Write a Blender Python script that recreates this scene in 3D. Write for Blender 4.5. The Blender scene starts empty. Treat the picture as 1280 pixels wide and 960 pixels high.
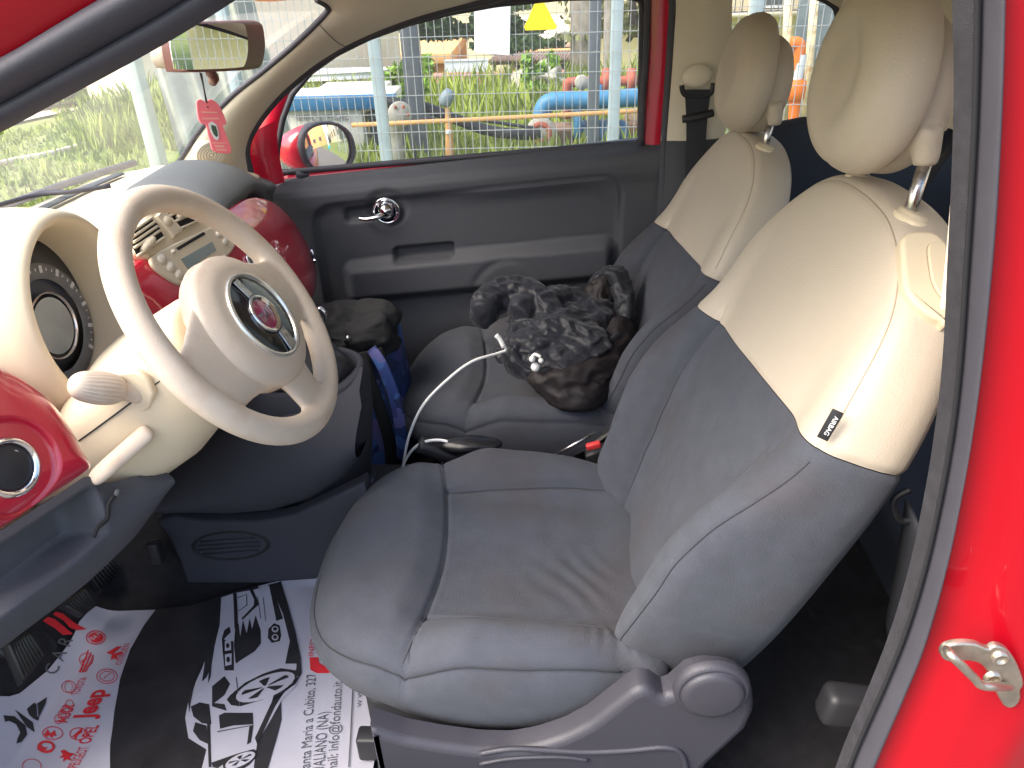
import bpy, math, random
import numpy as np
from mathutils import Vector, Matrix, noise
random.seed(7)
SC=bpy.context.scene; COL=SC.collection
PI=math.pi
# ------------------------------------------------------------------ camera model
class Cam:
    def __init__(s,C,pitch,yaw,roll,f):
        s.C=np.array(C,float); p,y,r=map(math.radians,(pitch,yaw,roll)); s.f=f
        F=np.array([-math.sin(y)*math.cos(p),math.cos(y)*math.cos(p),-math.sin(p)])
        R0=np.array([math.cos(y),math.sin(y),0]); U0=np.cross(R0,F)
        s.R=R0*math.cos(r)-U0*math.sin(r); s.U=U0*math.cos(r)+R0*math.sin(r); s.F=F
    def ray(s,px,py): return s.F+s.R*(px-640)/s.f-s.U*(py-480)/s.f
    def at(s,px,py,ax,v):
        d=s.ray(px,py); i='XYZ'.index(ax); return s.C+d*((v-s.C[i])/d[i])
    def pl(s,px,py,P0,n):
        P0=np.array(P0,float);n=np.array(n,float);d=s.ray(px,py); return s.C+d*(((P0-s.C)@n)/(d@n))
K=Cam((0,-.5,1.42),30,3,2,963)
def atY(px,py,v): return K.at(px,py,'Y',v)
def atX(px,py,v): return K.at(px,py,'X',v)
def atZ(px,py,v): return K.at(px,py,'Z',v)
def sm(a,b,x):
    t=max(0.,min(1.,(x-a)/(b-a))) if a!=b else float(x>a); return t*t*(3-2*t)
def nz(x,y,z=0,s=1): return noise.noise(Vector((x*s,y*s,z*s)))
V3=lambda *a: np.array(a,float)
# ------------------------------------------------------------------ materials
MATS={}
def mat(name,col,rough=.6,metal=0,coat=0,var=.06,vs=8,bump=0,bs=200,spec=.5,col2=None,sheen=0,btype='noise',em=None,ems=0,trans=0,alpha=1,stain=None,sub=0):
    m=bpy.data.materials.new(name); m.use_nodes=True; nt=m.node_tree; N=nt.nodes; L=nt.links
    b=N['Principled BSDF']; b.inputs['Roughness'].default_value=rough; b.inputs['Metallic'].default_value=metal
    b.inputs['Specular IOR Level'].default_value=spec; b.inputs['Coat Weight'].default_value=coat; b.inputs['Coat Roughness'].default_value=.04
    b.inputs['Sheen Weight'].default_value=sheen; b.inputs['Sheen Roughness'].default_value=.5
    b.inputs['Transmission Weight'].default_value=trans
    tc=N.new('ShaderNodeTexCoord')
    c=(*col,1)
    if var>0 or col2:
        n=N.new('ShaderNodeTexNoise'); n.inputs['Scale'].default_value=vs; n.inputs['Detail'].default_value=6; n.inputs['Roughness'].default_value=.6
        L.new(tc.outputs['Object'],n.inputs['Vector'])
        r=N.new('ShaderNodeValToRGB'); r.color_ramp.elements[0].position=.3; r.color_ramp.elements[1].position=.7
        lo=[max(0,x*(1-var)) for x in (col2 or col)]; hi=[min(1,x*(1+var)) for x in col]
        r.color_ramp.elements[0].color=(*lo,1); r.color_ramp.elements[1].color=(*hi,1)
        L.new(n.outputs['Fac'],r.inputs['Fac']); src=r.outputs['Color']
        if stain:
            n2=N.new('ShaderNodeTexNoise'); n2.inputs['Scale'].default_value=stain[1]; n2.inputs['Detail'].default_value=8
            L.new(tc.outputs['Object'],n2.inputs['Vector'])
            r2=N.new('ShaderNodeValToRGB'); r2.color_ramp.elements[0].position=stain[2]; r2.color_ramp.elements[0].color=(0,0,0,1); r2.color_ramp.elements[1].position=stain[2]+.12; r2.color_ramp.elements[1].color=(stain[3],)*3+(1,)
            L.new(n2.outputs['Fac'],r2.inputs['Fac'])
            mx=N.new('ShaderNodeMix'); mx.data_type='RGBA'; L.new(r2.outputs['Color'],mx.inputs['Factor']); L.new(src,mx.inputs['A']); mx.inputs['B'].default_value=(*stain[0],1); src=mx.outputs['Result']
        L.new(src,b.inputs['Base Color'])
        rr=N.new('ShaderNodeMapRange'); rr.inputs['To Min'].default_value=max(0,rough-.06); rr.inputs['To Max'].default_value=min(1,rough+.06)
        L.new(n.outputs['Fac'],rr.inputs['Value']); L.new(rr.outputs['Result'],b.inputs['Roughness'])
    else: b.inputs['Base Color'].default_value=c
    if bump>0:
        if btype=='weave':
            w=N.new('ShaderNodeTexVoronoi'); w.inputs['Scale'].default_value=bs
        elif btype=='leather':
            w=N.new('ShaderNodeTexVoronoi'); w.inputs['Scale'].default_value=bs; w.feature='SMOOTH_F1'
        else:
            w=N.new('ShaderNodeTexNoise'); w.inputs['Scale'].default_value=bs; w.inputs['Detail'].default_value=3
        L.new(tc.outputs['Object'],w.inputs['Vector'])
        bp=N.new('ShaderNodeBump'); bp.inputs['Strength'].default_value=bump; bp.inputs['Distance'].default_value=.001
        L.new(w.outputs[0],bp.inputs['Height']); L.new(bp.outputs['Normal'],b.inputs['Normal'])
    if em: b.inputs['Emission Color'].default_value=(*em,1); b.inputs['Emission Strength'].default_value=ems
    MATS[name]=m; return m
def glassmat(name,tint=(1,1,1),refl=1.0,dust_haze=0,dcol=(.9,.88,.84)):
    m=bpy.data.materials.new(name); m.use_nodes=True; nt=m.node_tree; N=nt.nodes; L=nt.links; N.clear()
    o=N.new('ShaderNodeOutputMaterial'); t=N.new('ShaderNodeBsdfTransparent'); t.inputs['Color'].default_value=(*tint,1)
    g=N.new('ShaderNodeBsdfGlossy'); g.inputs['Roughness'].default_value=.01
    f=N.new('ShaderNodeFresnel'); f.inputs['IOR'].default_value=1.45
    mu=N.new('ShaderNodeMath'); mu.operation='MULTIPLY'; mu.inputs[1].default_value=refl; L.new(f.outputs[0],mu.inputs[0])
    mx=N.new('ShaderNodeMixShader'); L.new(mu.outputs[0],mx.inputs[0]); L.new(t.outputs[0],mx.inputs[1]); L.new(g.outputs[0],mx.inputs[2]); out=mx.outputs[0]
    if dust_haze:  # translucent dust film that also paints in the windscreen's reflection haze
        d=N.new('ShaderNodeBsdfTranslucent'); d.inputs['Color'].default_value=(*dcol,1)
        tc=N.new('ShaderNodeTexCoord'); n=N.new('ShaderNodeTexNoise'); n.inputs['Scale'].default_value=4; n.inputs['Detail'].default_value=5
        L.new(tc.outputs['Object'],n.inputs['Vector'])
        r=N.new('ShaderNodeMapRange'); r.inputs['From Min'].default_value=.3; r.inputs['From Max'].default_value=.7; r.inputs['To Min'].default_value=dust_haze*.7; r.inputs['To Max'].default_value=dust_haze*1.3
        L.new(n.outputs['Fac'],r.inputs['Value'])
        m2=N.new('ShaderNodeMixShader'); L.new(r.outputs['Result'],m2.inputs[0]); L.new(out,m2.inputs[1]); L.new(d.outputs[0],m2.inputs[2]); out=m2.outputs[0]
    L.new(out,o.inputs['Surface']); MATS[name]=m; return m
M={}
M['fabric']=mat('seat_fabric',(.070,.075,.091),.95,bump=.7,bs=800,btype='weave',spec=.2,sheen=.06,var=.10,vs=30,stain=((.070,.060,.061),7,.54,.45))
M['leather']=mat('cream_leather',(.53,.455,.36),.55,bump=.35,bs=520,btype='leather',var=.03,vs=4,stain=((.55,.44,.32),9,.62,.25))
M['wheelskin']=mat('wheel_cream',(.60,.50,.40),.5,bump=.25,bs=600,btype='leather',var=.05,vs=9,stain=((.50,.36,.25),22,.55,.4))
M['cream']=mat('cream_plastic',(.68,.58,.41),.55,bump=.2,bs=700,var=.03)
M['creamtrim']=mat('cream_trim',(.74,.66,.52),.7,bump=.25,bs=600,var=.04,vs=3)
M['seam']=mat('seam_grey',(.030,.031,.036),.9,var=.1)
M['seamcream']=mat('seam_cream',(.36,.29,.21),.9,var=.1)
M['dark']=mat('dark_plastic',(.066,.068,.079),.62,bump=.35,bs=650,btype='leather',var=.08,vs=5,stain=((.085,.085,.092),14,.62,.3))
M['console']=mat('console_plastic',(.038,.039,.050),.8,spec=.25,bump=.35,bs=650,btype='leather',var=.08,vs=5)
M['dashgrey']=mat('grey_pad',(.095,.10,.10),.6,bump=.3,bs=600,btype='leather',var=.05)
M['basegrey']=mat('seat_base_plastic',(.042,.040,.051),.5,bump=.3,bs=650,btype='leather',var=.05)
M['black']=mat('black_plastic',(.018,.018,.021),.5,bump=.2,bs=500,var=.1)
M['rubber']=mat('rubber_seal',(.055,.053,.066),.62,bump=.3,bs=400,var=.12,vs=20)
M['rubber2']=mat('rubber_seal_soft',(.052,.050,.062),.6,bump=.2,bs=300,var=.08,vs=20)
M['fuzz']=mat('flocked_seal',(.03,.029,.035),.95,bump=.7,bs=900,var=.25,vs=60)
M['red']=mat('red_paint',(.32,.001,.008),.4,spec=.25,coat=.35,var=.02,vs=2)
M['redpanel']=mat('red_dash_panel',(.55,.004,.030),.3,coat=1,var=.03,vs=3)
M['chrome']=mat('chrome',(.8,.8,.82),.08,metal=1,var=0)
M['steel']=mat('brushed_steel',(.55,.54,.53),.28,metal=1,var=.15,vs=60,bump=.3,bs=120)
M['striker']=mat('striker_metal',(.50,.44,.36),.36,metal=.9,var=.25,vs=40,bump=.5,bs=150)
M['carpet']=mat('black_carpet',(.014,.013,.015),.98,bump=1,bs=500,var=.4,vs=40,stain=((.035,.033,.033),25,.6,.5))
M['gblack']=mat('gloss_black',(.008,.008,.01),.12,coat=.5,var=0)
M['cluster']=mat('cluster_face',(.06,.066,.09),.3,var=.05)
M['white']=mat('white_ink',(.75,.75,.75),.5,var=0)
M['lcd']=mat('lcd',(.12,.15,.15),.25,coat=.4,var=.04)
M['dial']=mat('dial_face',(.42,.45,.44),.22,coat=.5,var=.08,vs=20)
M['slot']=mat('slot_black',(.01,.01,.012),.8,var=0)
M['paper']=mat('paper_mat_white',(.46,.45,.51),.55,bump=.25,bs=45,var=.04,vs=10,stain=((.42,.33,.27),6,.66,.5))
M['inkblack']=mat('mat_ink_black',(.022,.021,.024),.5,bump=.3,bs=60,var=.35,vs=18,stain=((.16,.16,.17),24,.68,.5))
M['inkred']=mat('mat_ink_red',(.62,.02,.03),.55,var=.1,vs=20)
M['inkgrey']=mat('mat_ink_grey',(.10,.10,.11),.55,var=.1)
M['jacket']=mat('jacket_nylon',(.011,.012,.018),.5,bump=.4,bs=130,var=.05,vs=30,sheen=.15,spec=.35)
M['lining']=mat('jacket_lining',(.016,.012,.013),.6,bump=.3,bs=130,var=.05,vs=30,spec=.35)
M['bagblack']=mat('bag_black',(.010,.010,.011),.85,bump=.6,bs=120,var=.2,vs=20)
M['cable']=mat('white_cable',(.78,.77,.75),.4,var=.02)
M['beltred']=mat('buckle_red',(.75,.05,.05),.4,var=.03)
M['belt']=mat('belt_web',(.022,.023,.03),.75,bump=.6,bs=700,var=.1,vs=40)
M['pinktag']=mat('pink_card',(.92,.20,.24),.5,var=.03)
M['pinklight']=mat('pink_card_print',(.9,.42,.35),.5,var=.03)
M['orange']=mat('amber_lens',(.85,.32,.05),.3,var=.1)
M['mirror']=mat('mirror_glass',(.92,.92,.92),.0,metal=1,var=0)
M['brown']=mat('mirror_case',(.16,.065,.05),.45,var=.05)
M['purple']=mat('emblem_red',(.30,.012,.07),.25,coat=.8,var=0)
M['glass']=glassmat('side_glass',(.97,.98,.97),.8,.03)
M['wglass']=glassmat('windscreen_glass',(.98,.99,.97),.10,.07)
M['bluec']=mat('blue_plastic',(.01,.22,.55),.4,var=.05)
M['rearcloth']=mat('rear_seat_cloth',(.035,.042,.06),.9,bump=.4,bs=700,var=.1)
# backpack pattern
def bagmat():
    m=bpy.data.materials.new('bag_pattern'); m.use_nodes=True; N=m.node_tree.nodes; L=m.node_tree.links; b=N['Principled BSDF']; b.inputs['Roughness'].default_value=.7
    tc=N.new('ShaderNodeTexCoord'); v=N.new('ShaderNodeTexVoronoi'); v.inputs['Scale'].default_value=26; v.distance='MANHATTAN'
    L.new(tc.outputs['Object'],v.inputs['Vector']); r=N.new('ShaderNodeValToRGB'); r.color_ramp.interpolation='CONSTANT'
    cs=[(.02,.03,.10),(.03,.06,.22),(.05,.055,.20),(.05,.12,.34),(.11,.11,.30),(.02,.045,.15)]
    e=r.color_ramp.elements; e[0].color=(*cs[0],1); e[1].position=.17; e[1].color=(*cs[1],1)
    for i in range(2,6): x=e.new(i*.165); x.color=(*cs[i],1)
    sx=N.new('ShaderNodeSeparateColor'); L.new(v.outputs['Color'],sx.inputs[0]); L.new(sx.outputs[0],r.inputs['Fac']); L.new(r.outputs['Color'],b.inputs['Base Color']); return m
M['bagblue']=bagmat()
M['pouch']=mat('pouch_black',(.010,.010,.012),.35,bump=.3,bs=60,var=.05)
# ------------------------------------------------------------------ objects
WL={}   # world location of each object
def link(o,parent=None,loc=(0,0,0)):
    COL.objects.link(o)
    pl=WL.get(parent.name,V3(0,0,0)) if parent else V3(0,0,0)
    o.location=tuple(V3(*loc)-pl)
    if parent: o.parent=parent
    WL[o.name]=V3(*loc); return o
def thing(name,label,cat,loc=(0,0,0),group=None):
    o=bpy.data.objects.new(name,None); o.empty_display_size=.1; link(o,None,loc); tag(o,label,cat,group); return o
def tag(o,label=None,cat=None,group=None,kind=None):
    if label:o['label']=label
    if cat:o['category']=cat
    if group:o['group']=group
    if kind:o['kind']=kind
    return o
def shade(me):
    me.polygons.foreach_set('use_smooth',[True]*len(me.polygons))
def ob(name,geo,m,parent=None,smooth=True,label=None,ang=None,flip=False):
    vs,fs=geo; vs=np.array([tuple(v) for v in vs],float)
    c=(vs.min(0)+vs.max(0))/2
    me=bpy.data.meshes.new(name); me.from_pydata([tuple(v) for v in vs-c],[],[tuple(f) for f in fs]); me.validate(); me.update()
    if smooth: shade(me)
    if ang is not None: me.set_sharp_from_angle(angle=math.radians(ang))
    o=bpy.data.objects.new(name,me); link(o,parent,c)
    for k in (m if isinstance(m,(list,tuple)) else [m]): me.materials.append(k if not isinstance(k,str) else M[k])
    if label:o['label']=label
    return o
def join(*gs):
    V=[];F=[]
    for vs,fs in gs:
        n=len(V); V+= [tuple(v) for v in vs]; F+=[tuple(i+n for i in f) for f in fs]
    return V,F
def grid(P,cu=False,cv=False):
    """P[i][j] points"""
    nu=len(P);nv=len(P[0]); V=[tuple(p) for r in P for p in r]; F=[]
    for i in range(nu if cu else nu-1):
        for j in range(nv if cv else nv-1):
            a=i;b=(i+1)%nu;c=j;d=(j+1)%nv
            F.append((a*nv+c,b*nv+c,b*nv+d,a*nv+d))
    return V,F
def loft(rings,cap=True):
    V,F=grid(rings,False,True); n=len(rings[0])
    if cap:
        for k,rev in ((0,True),(len(rings)-1,False)):
            c=np.mean([V3(*p) for p in rings[k]],axis=0); V.append(tuple(c)); ci=len(V)-1
            for j in range(n):
                a=k*n+j;b=k*n+(j+1)%n; F.append((ci,b,a) if not rev else (ci,a,b))
    return V,F
def catmull(pts,n=8,closed=False):
    pts=[V3(*p) for p in pts]; out=[]; m=len(pts)
    rng=range(m if closed else m-1)
    for i in rng:
        g=lambda k: pts[k%m] if closed else pts[max(0,min(m-1,k))]
        p0,p1,p2,p3=g(i-1),g(i),g(i+1),g(i+2)
        for k in range(n):
            t=k/n; out.append(.5*((2*p1)+(-p0+p2)*t+(2*p0-5*p1+4*p2-p3)*t*t+(-p0+3*p1-3*p2+p3)*t**3))
    if not closed: out.append(pts[-1])
    return out
def frames(path,closed=False,up=None):
    n=len(path); T=[]
    for i in range(n):
        a=path[(i-1)%n] if closed or i>0 else path[i]; b=path[(i+1)%n] if closed or i<n-1 else path[i]
        t=b-a; T.append(t/(np.linalg.norm(t)+1e-12))
    u=V3(0,0,1) if up is None else V3(*up)
    if abs(u@T[0])>.95: u=V3(1,0,0)
    out=[]
    for t in T:
        u=u-t*(u@t); u/=np.linalg.norm(u)+1e-12; out.append((u.copy(),np.cross(t,u)))
    return out
def tube(pts,r,res=10,sub=6,closed=False,cap=True,flat=1.0,up=None,fixed=False):
    path=catmull(pts,sub,closed) if sub else [V3(*p) for p in pts]
    if fixed and up is not None:
        fr=[]; n=len(path)
        for i in range(n):
            a=path[(i-1)%n] if closed or i>0 else path[i]; b=path[(i+1)%n] if closed or i<n-1 else path[i]
            t=(b-a)/np.linalg.norm(b-a); u=V3(*up); u=u-t*(u@t); u/=np.linalg.norm(u); fr.append((u,np.cross(t,u)))
    else: fr=frames(path,closed,up)
    R=[]
    for i,(p,(u,v)) in enumerate(zip(path,fr)):
        rr=r(i/(len(path)-1)) if callable(r) else r
        R.append([p+u*math.cos(2*PI*k/res)*rr*flat+v*math.sin(2*PI*k/res)*rr for k in range(res)])
    if closed: return grid(R,True,True)
    return loft(R,cap)
def lathe(prof,O,A,res=32,U=None,sx=1,sy=1,cap=False):
    """prof: (radius, height) along axis A"""
    A=V3(*A);A/=np.linalg.norm(A); U=V3(*U) if U is not None else (V3(0,0,1) if abs(A[2])<.9 else V3(1,0,0)); U=U-A*(U@A);U/=np.linalg.norm(U); W=np.cross(A,U); O=V3(*O)
    R=[[O+A*h+U*math.cos(2*PI*k/res)*r*sx+W*math.sin(2*PI*k/res)*r*sy for k in range(res)] for r,h in prof]
    return loft(R,True) if cap else grid(R,False,True)
def box(a,b,bev=.0,seg=2):
    import bmesh
    a=V3(*a);b=V3(*b); c=(a+b)/2; s=b-a
    bm=bmesh.new(); bmesh.ops.create_cube(bm,size=1)
    for v in bm.verts: v.co=Vector((v.co.x*s[0],v.co.y*s[1],v.co.z*s[2]))
    if bev: bmesh.ops.bevel(bm,geom=bm.edges[:],offset=min(bev,min(abs(s))*.45),segments=seg,affect='EDGES',profile=.5)
    V=[V3(*v.co)+c for v in bm.verts]; F=[[v.index for v in f.verts] for f in bm.faces]; bm.free(); return V,F
def obox(O,U,Vv,W,su,sv,sw,bev=.0,seg=2):
    """oriented box centred at O"""
    V,F=box((-su/2,-sv/2,-sw/2),(su/2,sv/2,sw/2),bev,seg); U,Vv,W=[V3(*x)/np.linalg.norm(V3(*x)) for x in (U,Vv,W)]; O=V3(*O)
    return [O+U*v[0]+Vv*v[1]+W*v[2] for v in V],F
def prism(poly,N,th,bev=0,seg=2):
    """poly: 3D points roughly in a plane; extruded along N by th, the front edge (at +N*th) bevelled"""
    N=V3(*N);N/=np.linalg.norm(N); P=[V3(*p) for p in poly]; n=len(P); c=np.mean(P,axis=0)
    # offsets inward in plane
    def inset(d):
        out=[]
        area=sum(np.cross(P[i]-c,P[(i+1)%n]-c)@N for i in range(n)); s=1 if area>0 else -1
        for i in range(n):
            e0=P[i]-P[i-1]; e1=P[(i+1)%n]-P[i]
            n0=np.cross(N,e0)*s;n1=np.cross(N,e1)*s
            n0/=np.linalg.norm(n0)+1e-12;n1/=np.linalg.norm(n1)+1e-12
            m=n0+n1;l=np.linalg.norm(m); m=m/l if l>1e-6 else n0
            k=min(2.,1/max(.3,(m@n0))); out.append(P[i]+m*d*k)
        return out
    R=[P]
    if bev:
        for k in range(seg+1):
            a=k/seg*PI/2; q=inset(bev*(1-math.cos(a))); R.append([p+N*(th-bev+bev*math.sin(a)) for p in q])
    else: R.append([p+N*th for p in P])
    V,F=grid(R,False,True); L=len(R)
    F.append(tuple((L-1)*n+i for i in range(n))); F.append(tuple(reversed(range(n))))
    return V,F
def resamp(pts,n,closed=True):
    P=[V3(*p) for p in pts]
    if closed:P=P+[P[0]]
    d=[0]
    for a,b in zip(P,P[1:]): d.append(d[-1]+np.linalg.norm(b-a))
    out=[];j=0
    for k in range(n):
        t=d[-1]*k/(n if closed else n-1)
        while j<len(d)-2 and d[j+1]<t: j+=1
        w=(t-d[j])/max(1e-9,d[j+1]-d[j]); out.append(P[j]*(1-w)+P[j+1]*w)
    return out
def ring_body(out2,f,O,U,Vv,N,side,nk=60,c=None,pw=.85,post=None,nres=200):
    """out2 closed 2D outline (a,h); f(a,h,k)->height along N; side: list of (outset,depth or None,w) rings; last closes to centre"""
    pts=resamp([(p[0],p[1],0) for p in out2],nres); pts=[p[:2] for p in pts]
    c=np.mean(pts,axis=0) if c is None else V3(*c)
    n=len(pts); nor=[]
    area=sum(pts[i][0]*pts[(i+1)%n][1]-pts[(i+1)%n][0]*pts[i][1] for i in range(n)); s=1 if area>0 else -1
    for i in range(n):
        t=pts[(i+2)%n]-pts[i-2]; t/=np.linalg.norm(t); nor.append(V3(t[1],-t[0])*s)
    O,U,Vv,N=[V3(*x) for x in (O,U,Vv,N)]
    R=[]
    for i in range(1,nk+1):
        k=(i/nk)**pw; R.append([(c[0]+k*(p[0]-c[0]),c[1]+k*(p[1]-c[1])) for p in pts]); R[-1]=[(a,h,f(a,h,k)) for a,h in R[-1]]
    edge=R[-1]
    for o,d,w in side:
        R.append([(edge[j][0]+nor[j][0]*o,edge[j][1]+nor[j][1]*o,edge[j][2]*(1-w)+(d(edge[j][0],edge[j][1]) if callable(d) else d)*w) for j in range(n)])
    last=R[-1]
    for q in (.8,.5,.2): R.append([(c[0]+q*(a-c[0]),c[1]+q*(h-c[1]),w) for a,h,w in last])
    T=lambda a,h,w: (post(a,h,w) if post else (O+U*a+Vv*h+N*w))
    V,F=grid([[T(*p) for p in r] for r in R],False,True)
    V.append(tuple(T(c[0],c[1],f(c[0],c[1],0)))); ci=len(V)-1
    for j in range(n): F.append((ci,j,(j+1)%n))
    V.append(tuple(np.mean([V3(*V[(len(R)-1)*n+j]) for j in range(n)],axis=0))); ci=len(V)-1; b=(len(R)-1)*n
    for j in range(n): F.append((ci,b+(j+1)%n,b+j))
    # orient outward: top faces should face N
    return V,F
def fixn(o):
    import bmesh
    bm=bmesh.new(); bm.from_mesh(o.data); bmesh.ops.recalc_face_normals(bm,faces=bm.faces[:]); bm.to_mesh(o.data); bm.free(); return o
def remesh(o,vox=.004,smooth=6,fac=.5,disp=None):
    m=o.modifiers.new('remesh','REMESH'); m.mode='VOXEL'; m.voxel_size=vox; m.use_smooth_shade=True
    if smooth: s=o.modifiers.new('smooth','SMOOTH'); s.iterations=smooth; s.factor=fac
    return o
def bake(o):
    """apply modifiers into the mesh"""
    dg=bpy.context.evaluated_depsgraph_get(); me=bpy.data.meshes.new_from_object(o.evaluated_get(dg)); old=o.data; o.modifiers.clear(); o.data=me; me.name=old.name; shade(me); return o
from mathutils.bvhtree import BVHTree
def bvh(*objs):
    V=[];F=[]
    for o in objs:
        n=len(V); w=WL[o.name]; V+=[tuple(V3(*v.co)+w) for v in o.data.vertices]; F+=[[i+n for i in p.vertices] for p in o.data.polygons]
    return BVHTree.FromPolygons(V,F)
def hit(tree,px,py,off=0):
    d=K.ray(px,py); d=d/np.linalg.norm(d); r=tree.ray_cast(Vector(tuple(K.C)),Vector(tuple(d)))
    if r[0] is None: return None,None
    n=V3(*r[1]); n=n if n@d<0 else -n
    return V3(*r[0])+n*off,n
def crumple(o,amp,sc,seed=0,quilt=0):
    """creases: domain-warped ridged displacement along the normals"""
    me=o.data; w=WL[o.name]; co=[]
    for v in me.vertices:
        p=V3(*v.co)+w; a=nz(p[0]+seed,p[1],p[2],sc*.6); b=nz(p[0],p[1]+seed+3,p[2],sc*.6)
        q=p*V3(1,1,1)+V3(a,b,a)*.03
        r1=1-abs(nz(q[0]*1.0+seed,q[1],q[2]*1.4,sc))*4; r2=1-abs(nz(q[0],q[1]+seed,q[2],sc*2.1))*4; r3=1-abs(nz(q[0]+seed,q[1],q[2],sc*4.2))*3.5
        d=amp*(max(-.6,r1)*.55+max(-.5,r2)*.35+max(-.5,r3)*.16)
        if quilt:
            s=(q[0]*.8+q[1]*.35+q[2]*.7)*quilt; d-=amp*.55*max(0,1-abs(math.sin(s))*6)
        co.append(V3(*v.co)+V3(*v.normal)*d)
    for v,c in zip(me.vertices,co): v.co=Vector(tuple(c))
    me.update()
def textgeo(s,size=1,extr=0,align='LEFT',font=None,bold=0,shear=0):
    cu=bpy.data.curves.new('t','FONT'); cu.body=s; cu.size=size; cu.extrude=extr; cu.align_x=align; cu.offset=bold; cu.resolution_u=3; cu.shear=shear
    o=bpy.data.objects.new('t',cu); COL.objects.link(o); dg=bpy.context.evaluated_depsgraph_get(); dg.update()
    me=bpy.data.meshes.new_from_object(o.evaluated_get(dg)); V=[tuple(v.co) for v in me.vertices]; F=[tuple(p.vertices) for p in me.polygons]
    bpy.data.objects.remove(o); bpy.data.curves.remove(cu); bpy.data.meshes.remove(me); return V,F
def place(geo,O,U,Vv,N=None,s=1):
    V,F=geo; O,U,Vv=[V3(*x) for x in (O,U,Vv)]; N=V3(*N) if N is not None else np.cross(U,Vv)
    return [O+(U*v[0]+Vv*v[1]+N*v[2])*s for v in V],F
def rrect(w,h,r,n=6,cx=0,cy=0):
    out=[]
    for (sx,sy,a0) in ((1,1,0),(-1,1,90),(-1,-1,180),(1,-1,270)):
        for k in range(n+1):
            a=math.radians(a0+90*k/n); out.append((cx+sx*(w/2-r)+r*math.cos(a),cy+sy*(h/2-r)+r*math.sin(a)))
    return out
def disc(O,A,r,th,seg=32,bev=.001,U=None,sx=1,sy=1):
    return lathe([(1e-4,0),(r,0),(r,th-bev),(r-bev,th),(1e-4,th)],O,A,seg,U,sx,sy)
def sdrr(x,z,cx,cz,hw,hh,r):
    qx=abs(x-cx)-hw+r; qz=abs(z-cz)-hh+r
    return math.hypot(max(qx,0),max(qz,0))+min(max(qx,qz),0)-r
# ================================================================== THE CAR
car=thing('small_car','small red car seen through its open driver door, with cream and grey interior','car',(0,.79,0))
# ---- wheel frame
WC=V3(-.415,.42,1.0); wt=.565; WN=V3(math.cos(wt),0,math.sin(wt)); WU=V3(-math.sin(wt),0,math.cos(wt)); WLt=V3(0,1,0)
def wp(l,u,n=0): return WC+WLt*l+WU*u+WN*n
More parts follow.
